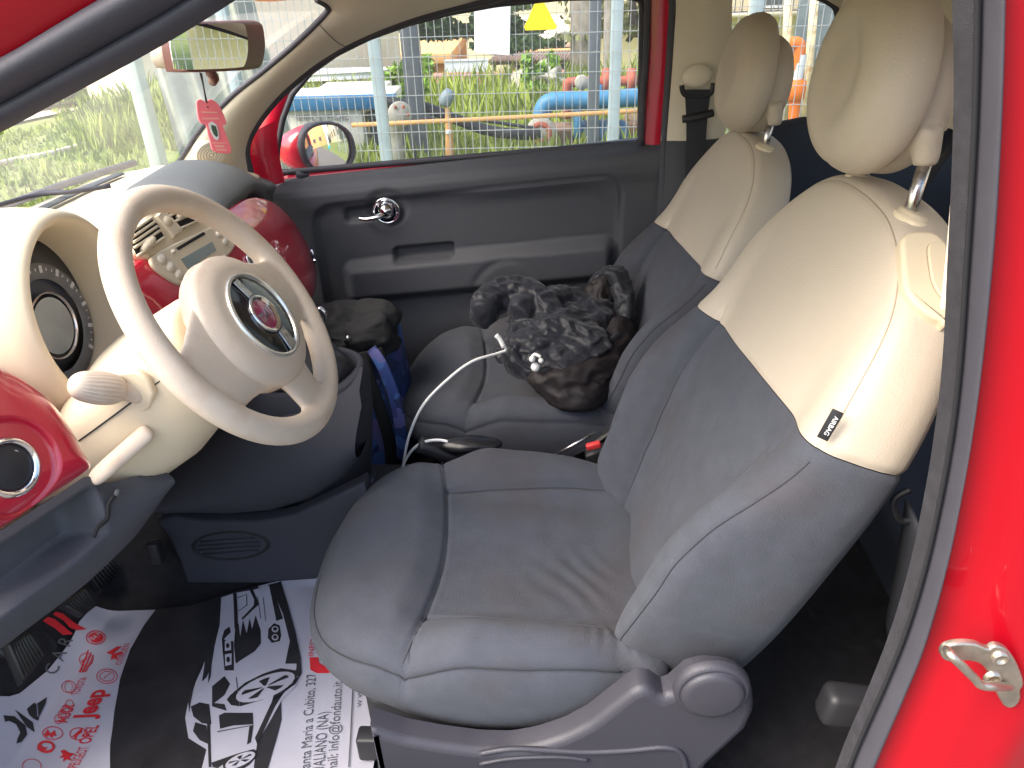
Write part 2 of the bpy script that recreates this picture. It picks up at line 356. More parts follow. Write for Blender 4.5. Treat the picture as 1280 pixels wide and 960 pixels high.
# ================= FRONT SEATS
def build_seat(parent):
    SY=.45; th=math.radians(18.5)
    O=V3(.14,SY,.50);T=V3(math.sin(th),0,math.cos(th));N=V3(-math.cos(th),0,math.sin(th));U=V3(0,1,0)
    # ---- cushion (the seat's own mesh)
    fr=-.385; out=[]
    pts=[(.17,-.205),(.10,-.232),(0,-.245),(-.12,-.25),(-.22,-.243),(-.300,-.220),(-.354,-.172),(-.380,-.095),(fr,0)]
    near=[(.17,-.205),(.10,-.232),(0,-.245),(-.10,-.248),(-.19,-.238),(-.275,-.212),(-.333,-.163),(-.370,-.088),(fr,0)]
    half=near+[(x,-y) for x,y in reversed(pts[:-1])]
    cl=catmull([(x,y,0) for x,y in half],6,True); out=[(p[0],p[1]) for p in cl]
    def seamx(y): return -.205+.035*(1-(y/.25)**2)*1.0- .0*y
    def g(x,y,k):
        ay=abs(y)
        fx=seamx(y)
        # centre panel
        z=.558-.02*sm(-.2,.15,x)-.012*sm(.12,0,ay)
        bol=sm(.125,.205,ay)*(.052*sm(-.24,-.10,x)*(1-.35*sm(.02,.16,x)))
        z+=bol
        # far bolster a little fuller toward the edge
        lobe=sm(fx+.015,fx-.05,x)
        z+=.022*lobe*(1-sm(-.22,-.40,x))
        z-=.028*sm(-.26,-.42,x)**1.5
        # round towards edge
        e=max(0,(k-.84)/.16); z-=.036*(1-math.sqrt(max(0,1-e*e*.97)))+.0
        # seams
        z-=.0065*math.exp(-((x-fx)/.0042)**2)
        sy=.150+.015*sm(-.2,.1,x)
        if x>fx: z-=.008*math.exp(-((ay-sy)/.0045)**2)
        # creases towards the rear near side
        if x>-.18:
            w=math.exp(-((x-.045)/.07)**2-((y+.05)/.07)**2); z+=.0016*w*math.sin((x*1.0+y*.75)*150+5*nz(x,y,3,9))*(1+nz(x,y,8,14))
            w=math.exp(-((x-.10)/.05)**2-((y+.19)/.035)**2); z+=.0014*w*math.sin((x)*330+5*nz(x,y,1,12))
        z+=.0035*nz(x,y,1,7)+.0015*nz(x,y,5,22)
        return z
    low=lambda x,y:.452-.034*sm(-.27,-.10,x)
    side=[(-.001,low,.02),(.002,low,.05),(.006,low,.12),(.010,low,.24),(.011,low,.38),(.009,low,.55),(.002,low,.74),(-.008,low,.88),(-.022,low,1.0)]
    geo=ring_body(out,g,(0,SY,0),(1,0,0),(0,1,0),(0,0,1),side,nk=90,c=(-.1,0),nres=340)
    seat=fixn(ob('front_seat',geo,'fabric',parent))
    def seamtube(name,P,m,par,r=.0009): ob(name,tube(P,r,5,0),m,par)
    gz_=lambda x,y: V3(x,SY+y,g(x,y,.5)+.0006)
    seamtube('cushion_seam',[gz_(seamx(y)+.000,y) for y in np.linspace(-.232,.232,60)],'seam',seat)
    for s in (-1,1): seamtube('cushion_seam',[gz_(x,s*(.150+.015*sm(-.2,.1,x))) for x in np.linspace(seamx(.15)+.004,.12,40)],'seam',seat)
    on=resamp([(p[0],p[1],0) for p in cl],340); 
    seamtube('cushion_piping',[V3(p[0]*1.0,SY+p[1],g(p[0],p[1],1.0))+V3(p[0]+.1,p[1],0)/np.linalg.norm(V3(p[0]+.1,p[1],0))*.0004 for p in on if p[0]<.10 and p[1]<0][:],'seam',seat,.0011)
    # ---- backrest
    def hw(h):
        tab=[(-.06,.17),(.0,.185),(.1,.215),(.2,.235),(.3,.245),(.4,.25),(.48,.245),(.54,.232),(.6,.203),(.64,.160),(.665,.115),(.678,.06),(.681,0)]
        for (a,b),(c2,d) in zip(tab,tab[1:]):
            if a<=h<=c2: return b+(d-b)*(h-a)/(c2-a)
        return tab[-1][1]
    side_r=[(.215*0+.0,0)]
    rp=[(.17,-.06),(.185,0),(.215,.1),(.235,.2),(.245,.3),(.25,.4),(.245,.48),(.230,.54),(.200,.6),(.155,.645),(.10,.671),(.04,.681)]
    half=rp+[(-a,h) for a,h in reversed(rp)]+[(-.10,-.085),(0,-.09),(.10,-.085)]
    cl=catmull([(a,h,0) for a,h in half],5,True); out=[(p[0],p[1]) for p in cl]
    def fb(a,h,k):
        aa=abs(a); ps=.135+.11*max(0,min(.45,h))
        d=.006-.02*sm(.3,.45,h)-.010*sm(.45,.68,h)
        wmax=hw(max(-.05,min(.67,h)))+.001
        r=min(1,aa/wmax)
        b=.064*sm(-.08,.08,h)*(1-sm(.22,.50,h))+.010*(1-sm(.5,.66,h))
        d+=b*sm(ps-.03,ps+.055,aa)
        d+=.008*math.cos(min(1,aa/ps)*PI/2)*(1-sm(.4,.5,h))
        # edge rounding
        e=max(0,(k-.80)/.20); d-=.013*(1-math.sqrt(max(0,1-e*e)))
        if h<.43: d-=.009*math.exp(-((aa-ps)/.0045)**2)*sm(.44,.40,h)
        d+=.003*nz(a,h,2,6)
        if h<.4: d+=.0022*nz(a*2,h,4,18)*sm(.42,.2,h)
        return d
    bk=-.115
    side=[(.0022,bk,.012),(.0045,bk,.030),(.0075,bk,.065),(.0115,bk,.13),(.014,bk,.25),(.018,bk,.45),(.019,bk,.65),(.016,bk,.84),(.008,bk,.95),(-.012,bk,1.0)]
    V,F=ring_body(out,fb,O,U,T,N,side,nk=110,c=(0,.32),nres=420)
    import bmesh
    def cut(keep_top):
        bm=bmesh.new(); vs=[bm.verts.new(tuple(v)) for v in V]
        for f in F:
            try: bm.faces.new([vs[i] for i in f])
            except ValueError: pass
        P0=O+T*.425; nn=T+U*.12; nn/=np.linalg.norm(nn)
        r=bmesh.ops.bisect_plane(bm,geom=bm.verts[:]+bm.edges[:]+bm.faces[:],plane_co=tuple(P0),plane_no=tuple(nn),clear_inner=keep_top,clear_outer=not keep_top)
        # tuck the cut edge inward like a stitched seam
        ed=[v for v in bm.verts if abs((V3(*v.co)-P0)@nn)<.0008]
        C=O+T*.425-N*.05
        for v in bm.verts:
            dd=abs((V3(*v.co)-P0)@nn)
            if dd<.006:
                q=V3(*v.co); cdir=C-q; cdir-=nn*(cdir@nn); L=np.linalg.norm(cdir)
                if L>1e-6: v.co=Vector(tuple(q+cdir/L*.0035*(1-dd/.006)**.5 + (nn*(.0006 if keep_top else -.0006))))
        bmesh.ops.recalc_face_normals(bm,faces=bm.faces[:])
        VV=[tuple(v.co) for v in bm.verts]; bm.verts.index_update(); FF=[[v.index for v in f.verts] for f in bm.faces]; bm.free(); return VV,FF
    ob('backrest',cut(False),'fabric',seat)
    ob('shoulder_section',cut(True),'leather',seat)
    Q=lambda a,h,d: O+U*a+T*h+N*d
    for s in (-1,1): seamtube('backrest_seam',[Q(s*(.135+.11*h),h,fb(s*(.135+.11*h),h,.5)+.0006) for h in np.linspace(.03,.405,40)],'seam',seat)
    on=[(p[0],p[1]) for p in resamp([(p[0],p[1],0) for p in cl],420)]
    for s in (-1,1):
        seamtube('backrest_piping',[Q(a+s*.0006,h,fb(a,h,1.)+.0002) for a,h in sorted([q for q in on if s*q[0]>0 and 0<q[1]<.412-.12*q[0]],key=lambda q:q[1])],'seam',seat,.0008)
    top=[q for q in on if q[1]>.44-.12*q[0]]; top.sort(key=lambda q: math.atan2(q[1]-.3,-q[0]))
    seamtube('shoulder_piping',[Q(a,h,fb(a,h,1.)+.0003) for a,h in top],'seamcream',seat,.0008)
    # stitched seam thread along ring + junction piping
    # ---- fabric tag on near seam
    tg=[Q(-.243,.470,-.012),Q(-.243,.528,-.010)]
    u=(tg[1]-tg[0]);u/=np.linalg.norm(u)
    w=N*.35-U*.93; w/=np.linalg.norm(w)
    ft=ob('fabric_tag',obox(Q(-.257,.492,-.002),u,N*.93+U*.35,w,.037,.012,.0018,.0006),'black',seat,label='small black fabric tag sewn in the seam')
    # ---- head restraint
    hc=Q(.040,.802,.005); t2=math.radians(9); TN=N*math.cos(t2)+T*(-math.sin(t2))*0+0; 
    HN=V3(-math.cos(math.radians(8)),0,math.sin(math.radians(8))); HT=V3(math.sin(math.radians(8)),0,math.cos(math.radians(8)))
    el=[(.114*math.cos(t)*(1+.0*math.sin(t)),.105*math.sin(t)-.004*math.cos(2*t)) for t in np.linspace(0,2*PI,60,endpoint=False)]
    def hf(a,h,k):
        r=0
        d=.047-.008*sm(.078,.036,math.hypot(a+.004,h*1.0))
        e=max(0,(k-.52)/.48); d-=.030*(1-math.sqrt(max(0,1-e*e*.98)))
        return d
    sd=[(.0035,-.03,.10),(.0065,-.03,.25),(.008,-.03,.45),(.006,-.03,.65),(.001,-.03,.82),(-.012,-.03,.95),(-.03,-.03,1)]
    hr=fixn(ob('head_restraint',ring_body(el,hf,hc,U,HT,HN,sd,nk=34,nres=90),'leather',seat))
    el2=[(.098*math.cos(t),.092*math.sin(t)+.0) for t in np.linspace(0,2*PI,60,endpoint=False)]
    def hb(a,h,k):
        return .0
    sd2=[(.002,-.062,.3),(.0,-.062,.6),(-.012,-.062,.85),(-.035,-.062,1)]
    g1=ring_body(el2,lambda a,h,k:.005,hc-HT*.012-HN*.012,U,HT,HN,sd2,nk=8,nres=80)
    lug=[]
    for s in (-1,1):
        lug.append(tube([hc-U*.030+U*s*.064-HT*.030-HN*.038,hc-U*.030+U*s*.066-HT*.058-HN*.046,hc-U*.030+U*s*.067-HT*.072-HN*.049],lambda q:.0175-.004*q,14,4))
    hsh=fixn(ob('head_restraint_shell',join(g1,*lug),'leather',seat)); remesh(hsh,.0035,14,.5); bake(hsh)
    for s in (-1,1):
        a=s*.080
        b=Q(a,.680,-.062); t=hc+U*(s*.067-.030)-HT*.066-HN*.049
        ob('head_restraint_post',tube([b-T*.01,t+(t-b)*.15],.0075,14,0),'steel',seat)
        # sleeve
        sl=join(lathe([(.0001,.012),(.014,.012),(.0185,.0105),(.0195,.007),(.0225,.0065),(.0235,.003),(.024,-.012)],Q(a,.682,-.062),T,30,U,1.15,.85))
        ob('post_sleeve',sl,'cream',seat)
    # ---- release handle plate on outer shoulder
    pa=[]
    def S(h,d):  # point on side surface (near side)
        w=hw(min(.679,h))
        return Q(-(w+.0195),h,d)
    o2=[(.672,-.030),(.655,-.034),(.60,-.034),(.56,-.040),(.535,-.052),(.508,-.075),(.49,-.100),(.50,-.118),(.56,-.118),(.64,-.118),(.675,-.115),(.684,-.09),(.684,-.05)]
    return seat,Q,O,T,N,U
seat1,SQ,SO,ST,SN,SU=build_seat(car)
seat1['label']="nearer grey fabric front seat with cream top, with the side hinge cover"
# near-side only pieces --- lever plate on the outboard shoulder, hinge cover
tr_=bvh(*[o for o in seat1.children if o.name.startswith(('shoulder','backrest'))])
def plate(px,o1,o2):
    H=[]; c=np.mean([V3(*p,0) for p in px],axis=0)
    h0,n0=hit(tr_,1146,345)
    P0=h0; n=n0
    return [K.pl(x,y,P0+n*o1,n) for x,y in px],n
pxp=[(1143,288),(1131,294),(1127,305),(1130,352),(1134,366),(1146,381),(1162,393),(1176,400),(1186,402),(1194,350),(1188,310),(1170,290)]
pp,n_=plate(pxp,.006,0); pp=[p-n_*.036 for p in pp]
hp=ob('release_handle',prism(catmull([p for p in pp],4,True),n_,.036,.005,4),'cream',seat1,ang=50,label='cream seat-tilt handle plate on the shoulder')
pp,n_=plate([(1167,303),(1161,307),(1160,318),(1164,346),(1169,360),(1176,370),(1181,372),(1184,345),(1182,310),(1176,304)],.008,0); pp=[p-n_*.004 for p in pp]
ob('handle_insert',prism(catmull(pp,4,True),n_,.006,.0010,1),'cream',seat1,ang=40)
ob('handle_gap',tube(resamp(catmull([p+n_*.0024 for p in pp],4,True),50),.0009,5,0,True),'seamcream',seat1)
#ob('handle_groove',tube(resamp(catmull(pp,4,True),50),.0010,5,0,True),'basegrey',seat1)
# hinge / base trim: outline traced in the plane of the trim
yb=.185
base=[(467,884),(476,930),(484,990),(500,1060),(860,1060),(866,960),(878,930),(905,905),(926,885),(936,862),(935,842),(922,827),(900,820),(875,819),(855,824),(842,836),(831,846),(822,846),(815,838),(803,834),(788,838),(770,852),(735,880),(705,896),(672,907),(640,913),(600,912),(555,906),(510,898)]
bp=[atY(x,y,yb) for x,y in base]
bt=ob('seat_base_cover',prism(resamp(bp,160),(0,-1,0),.035,.012,4),'basegrey',seat1,ang=60,label='grey plastic side cover of the seat base')
# raised rib lines on cover
for L,r in (([(600,942),(640,936),(690,938),(735,940),(785,938),(830,934),(850,940),(858,960),(860,1000)],.004),([(735,950),(700,946),(640,948),(600,955)],.003)):
    ob('cover_rib',tube([atY(x,y,yb-.0355) for x,y in L],r,8,5),'basegrey',seat1)
cap_c=atY(889,858,yb-.032)
ob('hinge_cap',lathe([(.0001,.020),(.030,.0195),(.036,.018),(.0385,.015),(.0395,.011),(.041,.012),(.043,.012),(.047,.008),(.048,.0)],cap_c,(0,-1,0),48),'basegrey',seat1,label='round hinge cap')
# darker frame below the cushion
ob('seat_frame',join(box((-.28,.25,.36),(.14,.66,.45),.02),box((-.30,.24,.31),(.2,.27,.36),.005),box((-.30,.62,.31),(.2,.65,.36),.005)),'black',seat1)
# ---- tag lettering
tagc=[o for o in seat1.children if o.name.startswith('fabric_tag')][0]
# passenger seat: copy
OFF=V3(.020,.70,-.055)
def dup_children(src,dst,skip=()):
    for ch in src.children:
        if any(ch.name.startswith(s) for s in skip): continue
        c=ch.copy(); COL.objects.link(c); c.parent=dst; WL[c.name]=WL[ch.name]+OFF
        if ch.name.startswith('seat_base_cover'): pass
seat2=seat1.copy(); COL.objects.link(seat2); seat2.location=tuple(V3(*seat1.location)+OFF); seat2['label']='farther grey fabric passenger seat with cream top, a jacket lying on it'
WL[seat2.name]=WL[seat1.name]+OFF
dup_children(seat1,seat2,('release_handle','handle_','seat_base_cover','hinge_cap','fabric_tag','cover_rib'))
for ch in seat2.children: ch.location.z-=.030
for ch in seat2.children:
    if ch.name.startswith('head_restraint') and 'post' not in ch.name: ch.location.z-=.010; ch.location.y-=.020
ob('seat_side_bracket',prism([atY(x,y,.92) for x,y in [(690,575),(740,548),(765,530),(790,530),(800,600),(700,600)]],(0,-1,0),.02,.006),'black',seat2)
# tag text
tt=textgeo('AIRBAG',.0070,.0002,'CENTER')
tp=WL[tagc.name]; 
uu=ST; ww=SN*.35-SU*.93; ww/=np.linalg.norm(ww); v_=np.cross(ww,uu)
ob('tag_lettering',place(tt,tp+ww*.0012+v_*.001,-uu,-v_,ww),'white',seat1,smooth=False)

# ================= STEERING WHEEL
R_,r_=.175,.0185
rim=[[WC+(WLt*math.cos(t)+WU*math.sin(t))*(R_+ (r_+.0012*math.cos(3*s))*math.cos(s))+WN*(r_*.98*math.sin(s)) for s in np.linspace(0,2*PI,20,endpoint=False)] for t in np.linspace(0,2*PI,96,endpoint=False)]
rimg=grid(rim,True,True)
def spoke(ts,ws,thk,a0,hub_off=.012,n=8):
    """lofted spoke from hub to rim along angle a0"""
    R=[]
    for t,w in zip(ts,ws):
        rr=.03+(R_-.03)*t; c=(math.cos(a0)*rr,math.sin(a0)*rr-.018*(1-t)); off=hub_off*(1-t)**1.2-.001
        tx,ty=-math.sin(a0),math.cos(a0); ring=[]
        for k in range(20):
            q=2*PI*k/20; cc=abs(math.cos(q))**.75*math.copysign(1,math.cos(q)); ss=abs(math.sin(q))**.9*math.copysign(1,math.sin(q))
            ring.append(wp(c[0]+tx*w*cc,c[1]+ty*w*cc,off+thk*ss))
        R.append(ring)
    return loft(R)
ts=[0,.2,.4,.6,.8,.92,1.02]
g_near=spoke(ts,[.074,.074,.066,.056,.050,.053,.064],.010,math.radians(191))
g_far=spoke(ts,[.074,.074,.066,.056,.050,.053,.064],.010,math.radians(-11))
g_bot=spoke(ts,[.055,.055,.046,.038,.034,.037,.045],.010,math.radians(-90))
hubg=lathe([(.0001,-.035),(.06,-.035),(.085,-.02),(.097,-.004),(.094,.006),(.07,.014),(.0001,.016)],wp(0,-.018,0),WN,48,WLt)
wheel=ob('steering_wheel',join(rimg,g_near,g_far,g_bot,hubg),'wheelskin',car,label='cream steering wheel with a round black badge')
fixn(wheel); remesh(wheel,.0028,10,.5); bake(wheel)
# airbag cover dome
cvo=[(.100*math.cos(t),.094*math.sin(t)) for t in np.linspace(0,2*PI,72,endpoint=False)]
cvo=[(l*(1+.06*max(0,-math.sin(t))),u) for (l,u),t in zip(cvo,np.linspace(0,2*PI,72,endpoint=False))]
def cf(a,h,k): return .0310-.0025*k*k-.010*max(0,(k-.72)/.28)**2.4
cov=fixn(ob('airbag_cover',ring_body(cvo,cf,wp(0,-.020,0),WLt,WU,WN,[(.0015,-.01,.1),(.002,-.01,.3),(.001,-.01,1)],nk=30,nres=120),'wheelskin',wheel))
BC=wp(.002,-.0235,.0312)
ob('badge_ring',lathe([(.0655,-.003),(.0655,.001),(.064,.0035),(.0615,.004),(.0595,.002),(.0585,-.002)],BC,WN,72,WLt,.98,.98),mat('badge_rim',(.72,.70,.64),.25,metal=.8,var=0),wheel)
ob('badge_disc',lathe([(.0001,.0008),(.04,.0006),(.059,-.0010)],BC,WN,64,WLt),'gblack',wheel)
em=ob('emblem',lathe([(.0275,.0),(.0285,.003),(.0270,.0055),(.0245,.005),(.0225,.003),(.0215,.0025)],BC,WN,48,WLt),'chrome',wheel)
ob('emblem_field',lathe([(.0001,.0040),(.012,.0036),(.022,.0024)],BC,WN,40,WLt),'purple',wheel)
lt=textgeo('FIAT',.019,.0006,'CENTER',bold=.0004)
ob('emblem_lettering',place(lt,BC-WU*.0068+WN*.0046,WLt*-1*-1,WU,WN),'chrome',wheel,smooth=False)
for s,w_ in ((-1,.011),(1,.006)):  # pale metal shapes standing in for reflections on the glossy badge
    pts=[BC+WN*.0016+WU*(s*.029)+WLt*(w_*.7+.006),BC+WN*.0012+WU*(s*.0565)+WLt*(w_+.002),BC+WN*.0012+WU*(s*.0565)-WLt*w_,BC+WN*.0016+WU*(s*.029)-WLt*w_*.5]
    if s>0: pts=pts[::-1]
    ob('badge_reflection',prism(pts,WN,.0016,.0006,1),'steel',wheel,ang=30)
# ================= DASHBOARD
def dash_front(y):  # rear-facing x of the dash's upper lip
    return -.685-.02*((y-.79)/.6)**2
rows=[]
for y in np.linspace(.12,1.345,70):
    fx=dash_front(y)-.10*sm(.315,.345,y)*sm(.590,.560,y); e=sm(1.20,1.345,y)
    zt=1.0-.04*e-.01*sm(.3,.1,y)
    prof=[(-1.04+.10*abs((y-.79)/.6)**2,.985-.03*e),(-.96+.08*abs((y-.79)/.6)**2,.995-.03*e),(-.85,zt+.005),(-.76,zt),(fx,zt-.012),(fx+.012,zt-.022),(fx+.016,zt-.04),(fx+.012,zt-.10),(fx+.0,zt-.2),(fx-.02,zt-.28),(-.80,.66),(-.95,.60)]
    pr=catmull([(p[0],0,p[1]) for p in prof],3); rows.append([(p[0],y,p[2]) for p in pr])
dash=ob('dashboard',grid(rows),'cream',car,label='cream dashboard with glossy red panels')
# demister band along the windscreen base
ob('defroster_strip',tube([(-1.035+.10*abs((y-.79)/.6)**2+.075,y,1.0005+.003) for y in np.linspace(.3,1.15,16)],.014,8,2,flat=.18,up=(0,0,1),fixed=True),'dashgrey',dash)
TLT=25; RN=V3(math.cos(math.radians(TLT)),0,math.sin(math.radians(TLT))); RU=V3(0,1,0); RV=V3(-RN[2],0,RN[0]); R0=V3(-.64,.79,.94)
def rp_(px,py,off=0): return K.pl(px,py,R0+RN*off,RN)
# red fascia (centre + passenger side)
fas=[(160,322),(186,330),(240,330),(300,305),(318,300),(310,262),(332,258),(348,266),(358,283),(366,303),(369,322),(365,338),(352,352),(330,360),(300,372),(262,362),(238,366),(200,402),(180,380)]
yz=[]
red=[ (y_,z_) for y_,z_ in [(.56,.985),(.80,.975),(1.00,.965),(1.12,.952),(1.22,.915),(1.29,.865),(1.325,.805),(1.325,.75),(1.28,.715),(1.15,.70),(.95,.745),(.8,.80),(.6,.835),(.56,.85)]]
rc=catmull([(y,z,0) for y,z in red],5,True)
def redpt(y,z,d):
    # fascia surface: tilted plane that bends forward at its outer end, with a gentle convexity
    zz=(z-.94); x=-.628-zz*.35-.05*max(0,(y-1.05)/.3)**2*.6+d-.10*max(0,(.86-z))**2*2
    return V3(x,y,z)
rg=ring_body([(p[0],p[1]) for p in rc],lambda a,h,k:.016*(1-max(0,(k-.55)/.45)**2),(0,0,0),(0,1,0),(0,0,1),(1,0,0),[(0.001,-.004,.5),(0,-.02,1)],nk=26,nres=160,post=lambda a,h,w:redpt(a,h,w))
fasc=fixn(ob('red_fascia',rg,'redpanel',car,label='glossy red dashboard panel on the passenger side'))
# dark padded lid above the passenger panel
pad=[]
for i,y in enumerate(np.linspace(.93,1.345,24)):
    e=sm(1.15,1.345,y); s=sm(.93,1.02,y)
    zt=1.00+.022*s-.075*e; 
    xs=[(-.84,zt-.012),(-.80,zt+.004),(-.74,zt+.004),(-.69,zt-.008),(-.655,zt-.028),(-.638-.03*e,zt-.052),(-.66-.02*e,zt-.075),(-.75,zt-.08)]
    pad.append([tuple(p) for p in [(a[0],y,a[1]) for a in catmull([(q[0],q[1],0) for q in xs],3)]] and [(a[0],y,a[1]) for a in catmull([(q[0],q[1],0) for q in xs],3)])
pd=ob('airbag_pad',loft(pad),'dashgrey',car,label='dark grey padded lid above the red panel')
# chrome numerals on the red panel
P5=K.pl(362,313,V3(-.62,1.30,.78),V3(math.cos(.4),-.35,math.sin(.2)))
nt5=textgeo('500',.034,.0022,'CENTER',bold=.0012); 
u5=V3(-.12,.99,-.05);u5/=np.linalg.norm(u5); 
ob('chrome_numerals',place(nt5,redpt(1.235,.765,.026),V3(-.25,.93,-.10),V3(-.25,-.02,.95)),'chrome',fasc,smooth=False)
# centre stack: vents + radio plate
cs=[(160,318),(163,300),(168,278),(190,262),(222,254),(240,262),(262,275),(285,287),(293,300),(293,312),(284,323),(262,340),(240,354),(228,359),(212,354),(196,344),(180,334),(168,326)]
cp=[rp_(x,y,.0) for x,y in cs]
stack=ob('centre_stack',prism(catmull(cp,3,True),RN,.022,.007,4),'cream',car,ang=50,label='cream centre panel with air vents and radio')
# radio faceplate
rad=[(188,322),(205,311),(250,290),(263,285),(276,286),(288,296),(291,307),(285,318),(271,330),(240,349),(230,356),(219,357),(205,349),(191,337),(186,329)]
rdp=[rp_(x,y,.022) for x,y in rad]
radio=ob('car_radio',prism(catmull(rdp,4,True),RN,.007,.003,3),'cream',car,ang=50,label='cream car radio with grey display')
def quad(pxs,off,m,name,par,th=.0015,bev=.0006):
    return ob(name,prism([rp_(x,y,off) for x,y in pxs],RN,th,bev,1),m,par,ang=35)
quad([(226,324),(265,302),(270,313),(235,337)],.029,'lcd','radio_display',radio,.001,.0004)
quad([(220,310),(254,290),(257,293),(223,313)],.0292,'slot','disc_slot',radio,.0006,0)
quad([(241,342),(280,319),(281,323),(244,347)],.029,'creamtrim','button_row',radio,.004,.0015)
for (x,y,r,sx) in ((202,324,.011,1.5),(216,315,.005,1),(213,334,.011,1.2),(223,343,.010,1.4),(273,293,.008,1.6),(281,302,.009,1.6)):
    ob('radio_button',lathe([(.0001,.0045),(r*.8,.004),(r,.0025),(r*1.05,0)],rp_(x,y,.029),RN,20,RU,1,.75),'creamtrim',radio)
# vents
vent=[(166,300),(170,282),(192,266),(214,258),(236,262),(250,272),(232,284),(206,300),(190,312),(177,320)]
v1=[(168,300),(190,274),(199,271),(207,290),(190,303),(176,317)]
def ventbox(pxs,name):
    P=[rp_(x,y,.0225) for x,y in pxs]; return ob(name,prism(P,RN,.0012,0),'slot',car,smooth=False)
vb=ventbox([(164,292),(186,272),(196,280),(205,297),(186,314),(172,322),(166,310)],'air_vent')
vb2=ventbox([(202,263),(218,258),(238,268),(249,275),(224,290),(213,278)],'air_vent')
def slat(p,q,par,w=.0045):
    a=rp_(*p,.0265);b=rp_(*q,.0265); ob('vent_slat',obox((a+b)/2,b-a,RN,np.cross(b-a,RN),np.linalg.norm(b-a),.006,w,.0012,1),'cream',par)
for k in range(4):
    f=k/4; slat((163+6*f+1,290+26*f),(190+13*f,272+22*f),vb)
slat((172,320),(205,297),vb)
slat((204,264),(216,257),vb2); slat((209,271),(229,262),vb2); slat((214,279),(240,267),vb2); slat((220,288),(250,275),vb2)
for (p,q) in (((178,314),(192,298)),((222,272),(236,264))):
    a=rp_(*p,.028);b=rp_(*q,.028); ob('vent_knob',tube([a,(a+b)/2,b],lambda t:.004+.004*math.sin(t*PI),10,5),'cream',stack)
hz=rp_(207,278,.024); ob('hazard_button',lathe([(.0001,.008),(.008,.0075),(.0115,.005),(.0125,0)],hz,RN,24,RU,1.3,.8),'cream',stack)
# divider bridge between the vents
quad([(192,272),(201,262),(226,289),(214,299)],.0225,'cream','vent_divider',stack,.007,.002)
# chrome ringed button right of radio
cb=rp_(312,328,.02); cbn=ob('button_bezel',lathe([(.011,0),(.0125,.004),(.0105,.007),(.008,.005),(.0075,.002)],cb,RN,28,RU,1,1.25),'chrome',car)
ob('button_face',lathe([(.0001,.004),(.008,.0035)],cb,RN,20,RU,1,1.25),'gblack',cbn)
# instrument hood
HC=V3(-.645,.452,.992)
def hring(x,ry,rz,dy=0,dz=0,n=64):
    out=[]
    for k in range(n):
        t=2*PI*k/n; s=math.sin(t); c=math.cos(t)
        out.append(V3(x+ (.05*s*0), HC[1]+dy+ry*c, HC[2]+dz+rz*s*(1 if s>0 else 1.02)))
    return out
tiltx=lambda P,q: [V3(p[0]-(p[2]-HC[2])*q,p[1],p[2]) for p in P]
hr_=[hring(-.86,.145,.11),hring(-.78,.142,.135),hring(-.70,.136,.142),hring(-.655,.130,.141),hring(-.632,.123,.137),hring(-.625,.115,.130),hring(-.630,.109,.123),hring(-.645,.104,.116),hring(-.675,.099,.109),hring(-.705,.095,.103)]
hood=fixn(ob('instrument_hood',grid([tiltx(r,.12) for r in hr_],False,True),'cream',car,label='cream hood round the instruments'))
gl=tiltx(hring(-.700,.096,.104),.12); c_=np.mean(gl,axis=0)
cl_=ob('instrument_cluster',loft([gl,[c_+(p-c_)*.6+V3(.002,0,0) for p in gl],[c_+(p-c_)*.05+V3(.003,0,0) for p in gl]]),'cluster',car,label='instrument cluster with pale round dial')
# pale speedometer band and dial
GN=V3(math.cos(.12),0,math.sin(.12)); GV=V3(-math.sin(.12),0,math.cos(.12)); GC=K.pl(62,408,V3(-.695,.43,.99),GN)
ob('speedometer_band',lathe([(.066,.0035),(.068,.006),(.086,.006),(.088,.0035)],GC,GN,64,(0,1,0)),mat('speedo_band',(.16,.165,.175),.4,var=.15,vs=60),cl_)
ob('dial_ring',lathe([(.0465,.004),(.0475,.009),(.0455,.010),(.0445,.006)],GC,GN,64,(0,1,0)),'chrome',cl_)
ob('dial_face',lathe([(.0001,.0075),(.03,.0075),(.040,.0072)],GC,GN,48,(0,1,0)),'dial',cl_)
ob('dial_gap',lathe([(.039,.006),(.046,.006)],GC,GN,48,(0,1,0)),'gblack',cl_)
tk=[]
for k in range(34):
    a=math.radians(215-k*8.0); u=V3(0,1,0)*math.cos(a)+GV*math.sin(a); L=.010 if k%3==0 else .004
    tk.append(obox(GC+u*(.079)+GN*.0070,u,np.cross(GN,u),GN,L,.0016 if k%3 else .0055,.0006))
ob('speedometer_marks',join(*tk),mat('dial_marks',(.62,.63,.65),.5,var=0),cl_,smooth=False)
# ================= red panel at the driver's door side
rl=[(-60,430),(0,460),(32,477),(62,500),(88,535),(102,562),(113,582),(100,594),(60,620),(0,660),(-60,690),(-110,600)]
LN=V3(math.cos(math.radians(18)),-.25,math.sin(math.radians(18))); LN/=np.linalg.norm(LN); L0=V3(-.59,.2,.93)
lp=lambda x,y,off=0: K.pl(x,y,L0+LN*off,LN)
A=V3(0,1,0);A=A-LN*(A@LN);A/=np.linalg.norm(A);B=np.cross(LN,A)*-1
def to2(P): return ((P-L0)@A,(P-L0)@B)
o2=[to2(lp(x,y)) for x,y in rl]; 
sc=to2(lp(2,586))
o2c=catmull([(a,b,0) for a,b in o2],5,True)
def rf(a,h,k):
    r=math.hypot(a-sc[0],h-sc[1]); d=.020*(1-max(0,(k-.6)/.4)**2.5)
    return d-.008*sm(.056,.050,r)
lred=fixn(ob('door_side_fascia',ring_body([(p[0],p[1]) for p in o2c],rf,L0,A,B,LN,[(.001,-.005,.6),(0,-.02,1)],nk=60,nres=220),'redpanel',car,label='glossy red panel beside the driver door with the round lamp switch'))
SC_=L0+A*sc[0]+B*sc[1]+LN*.012
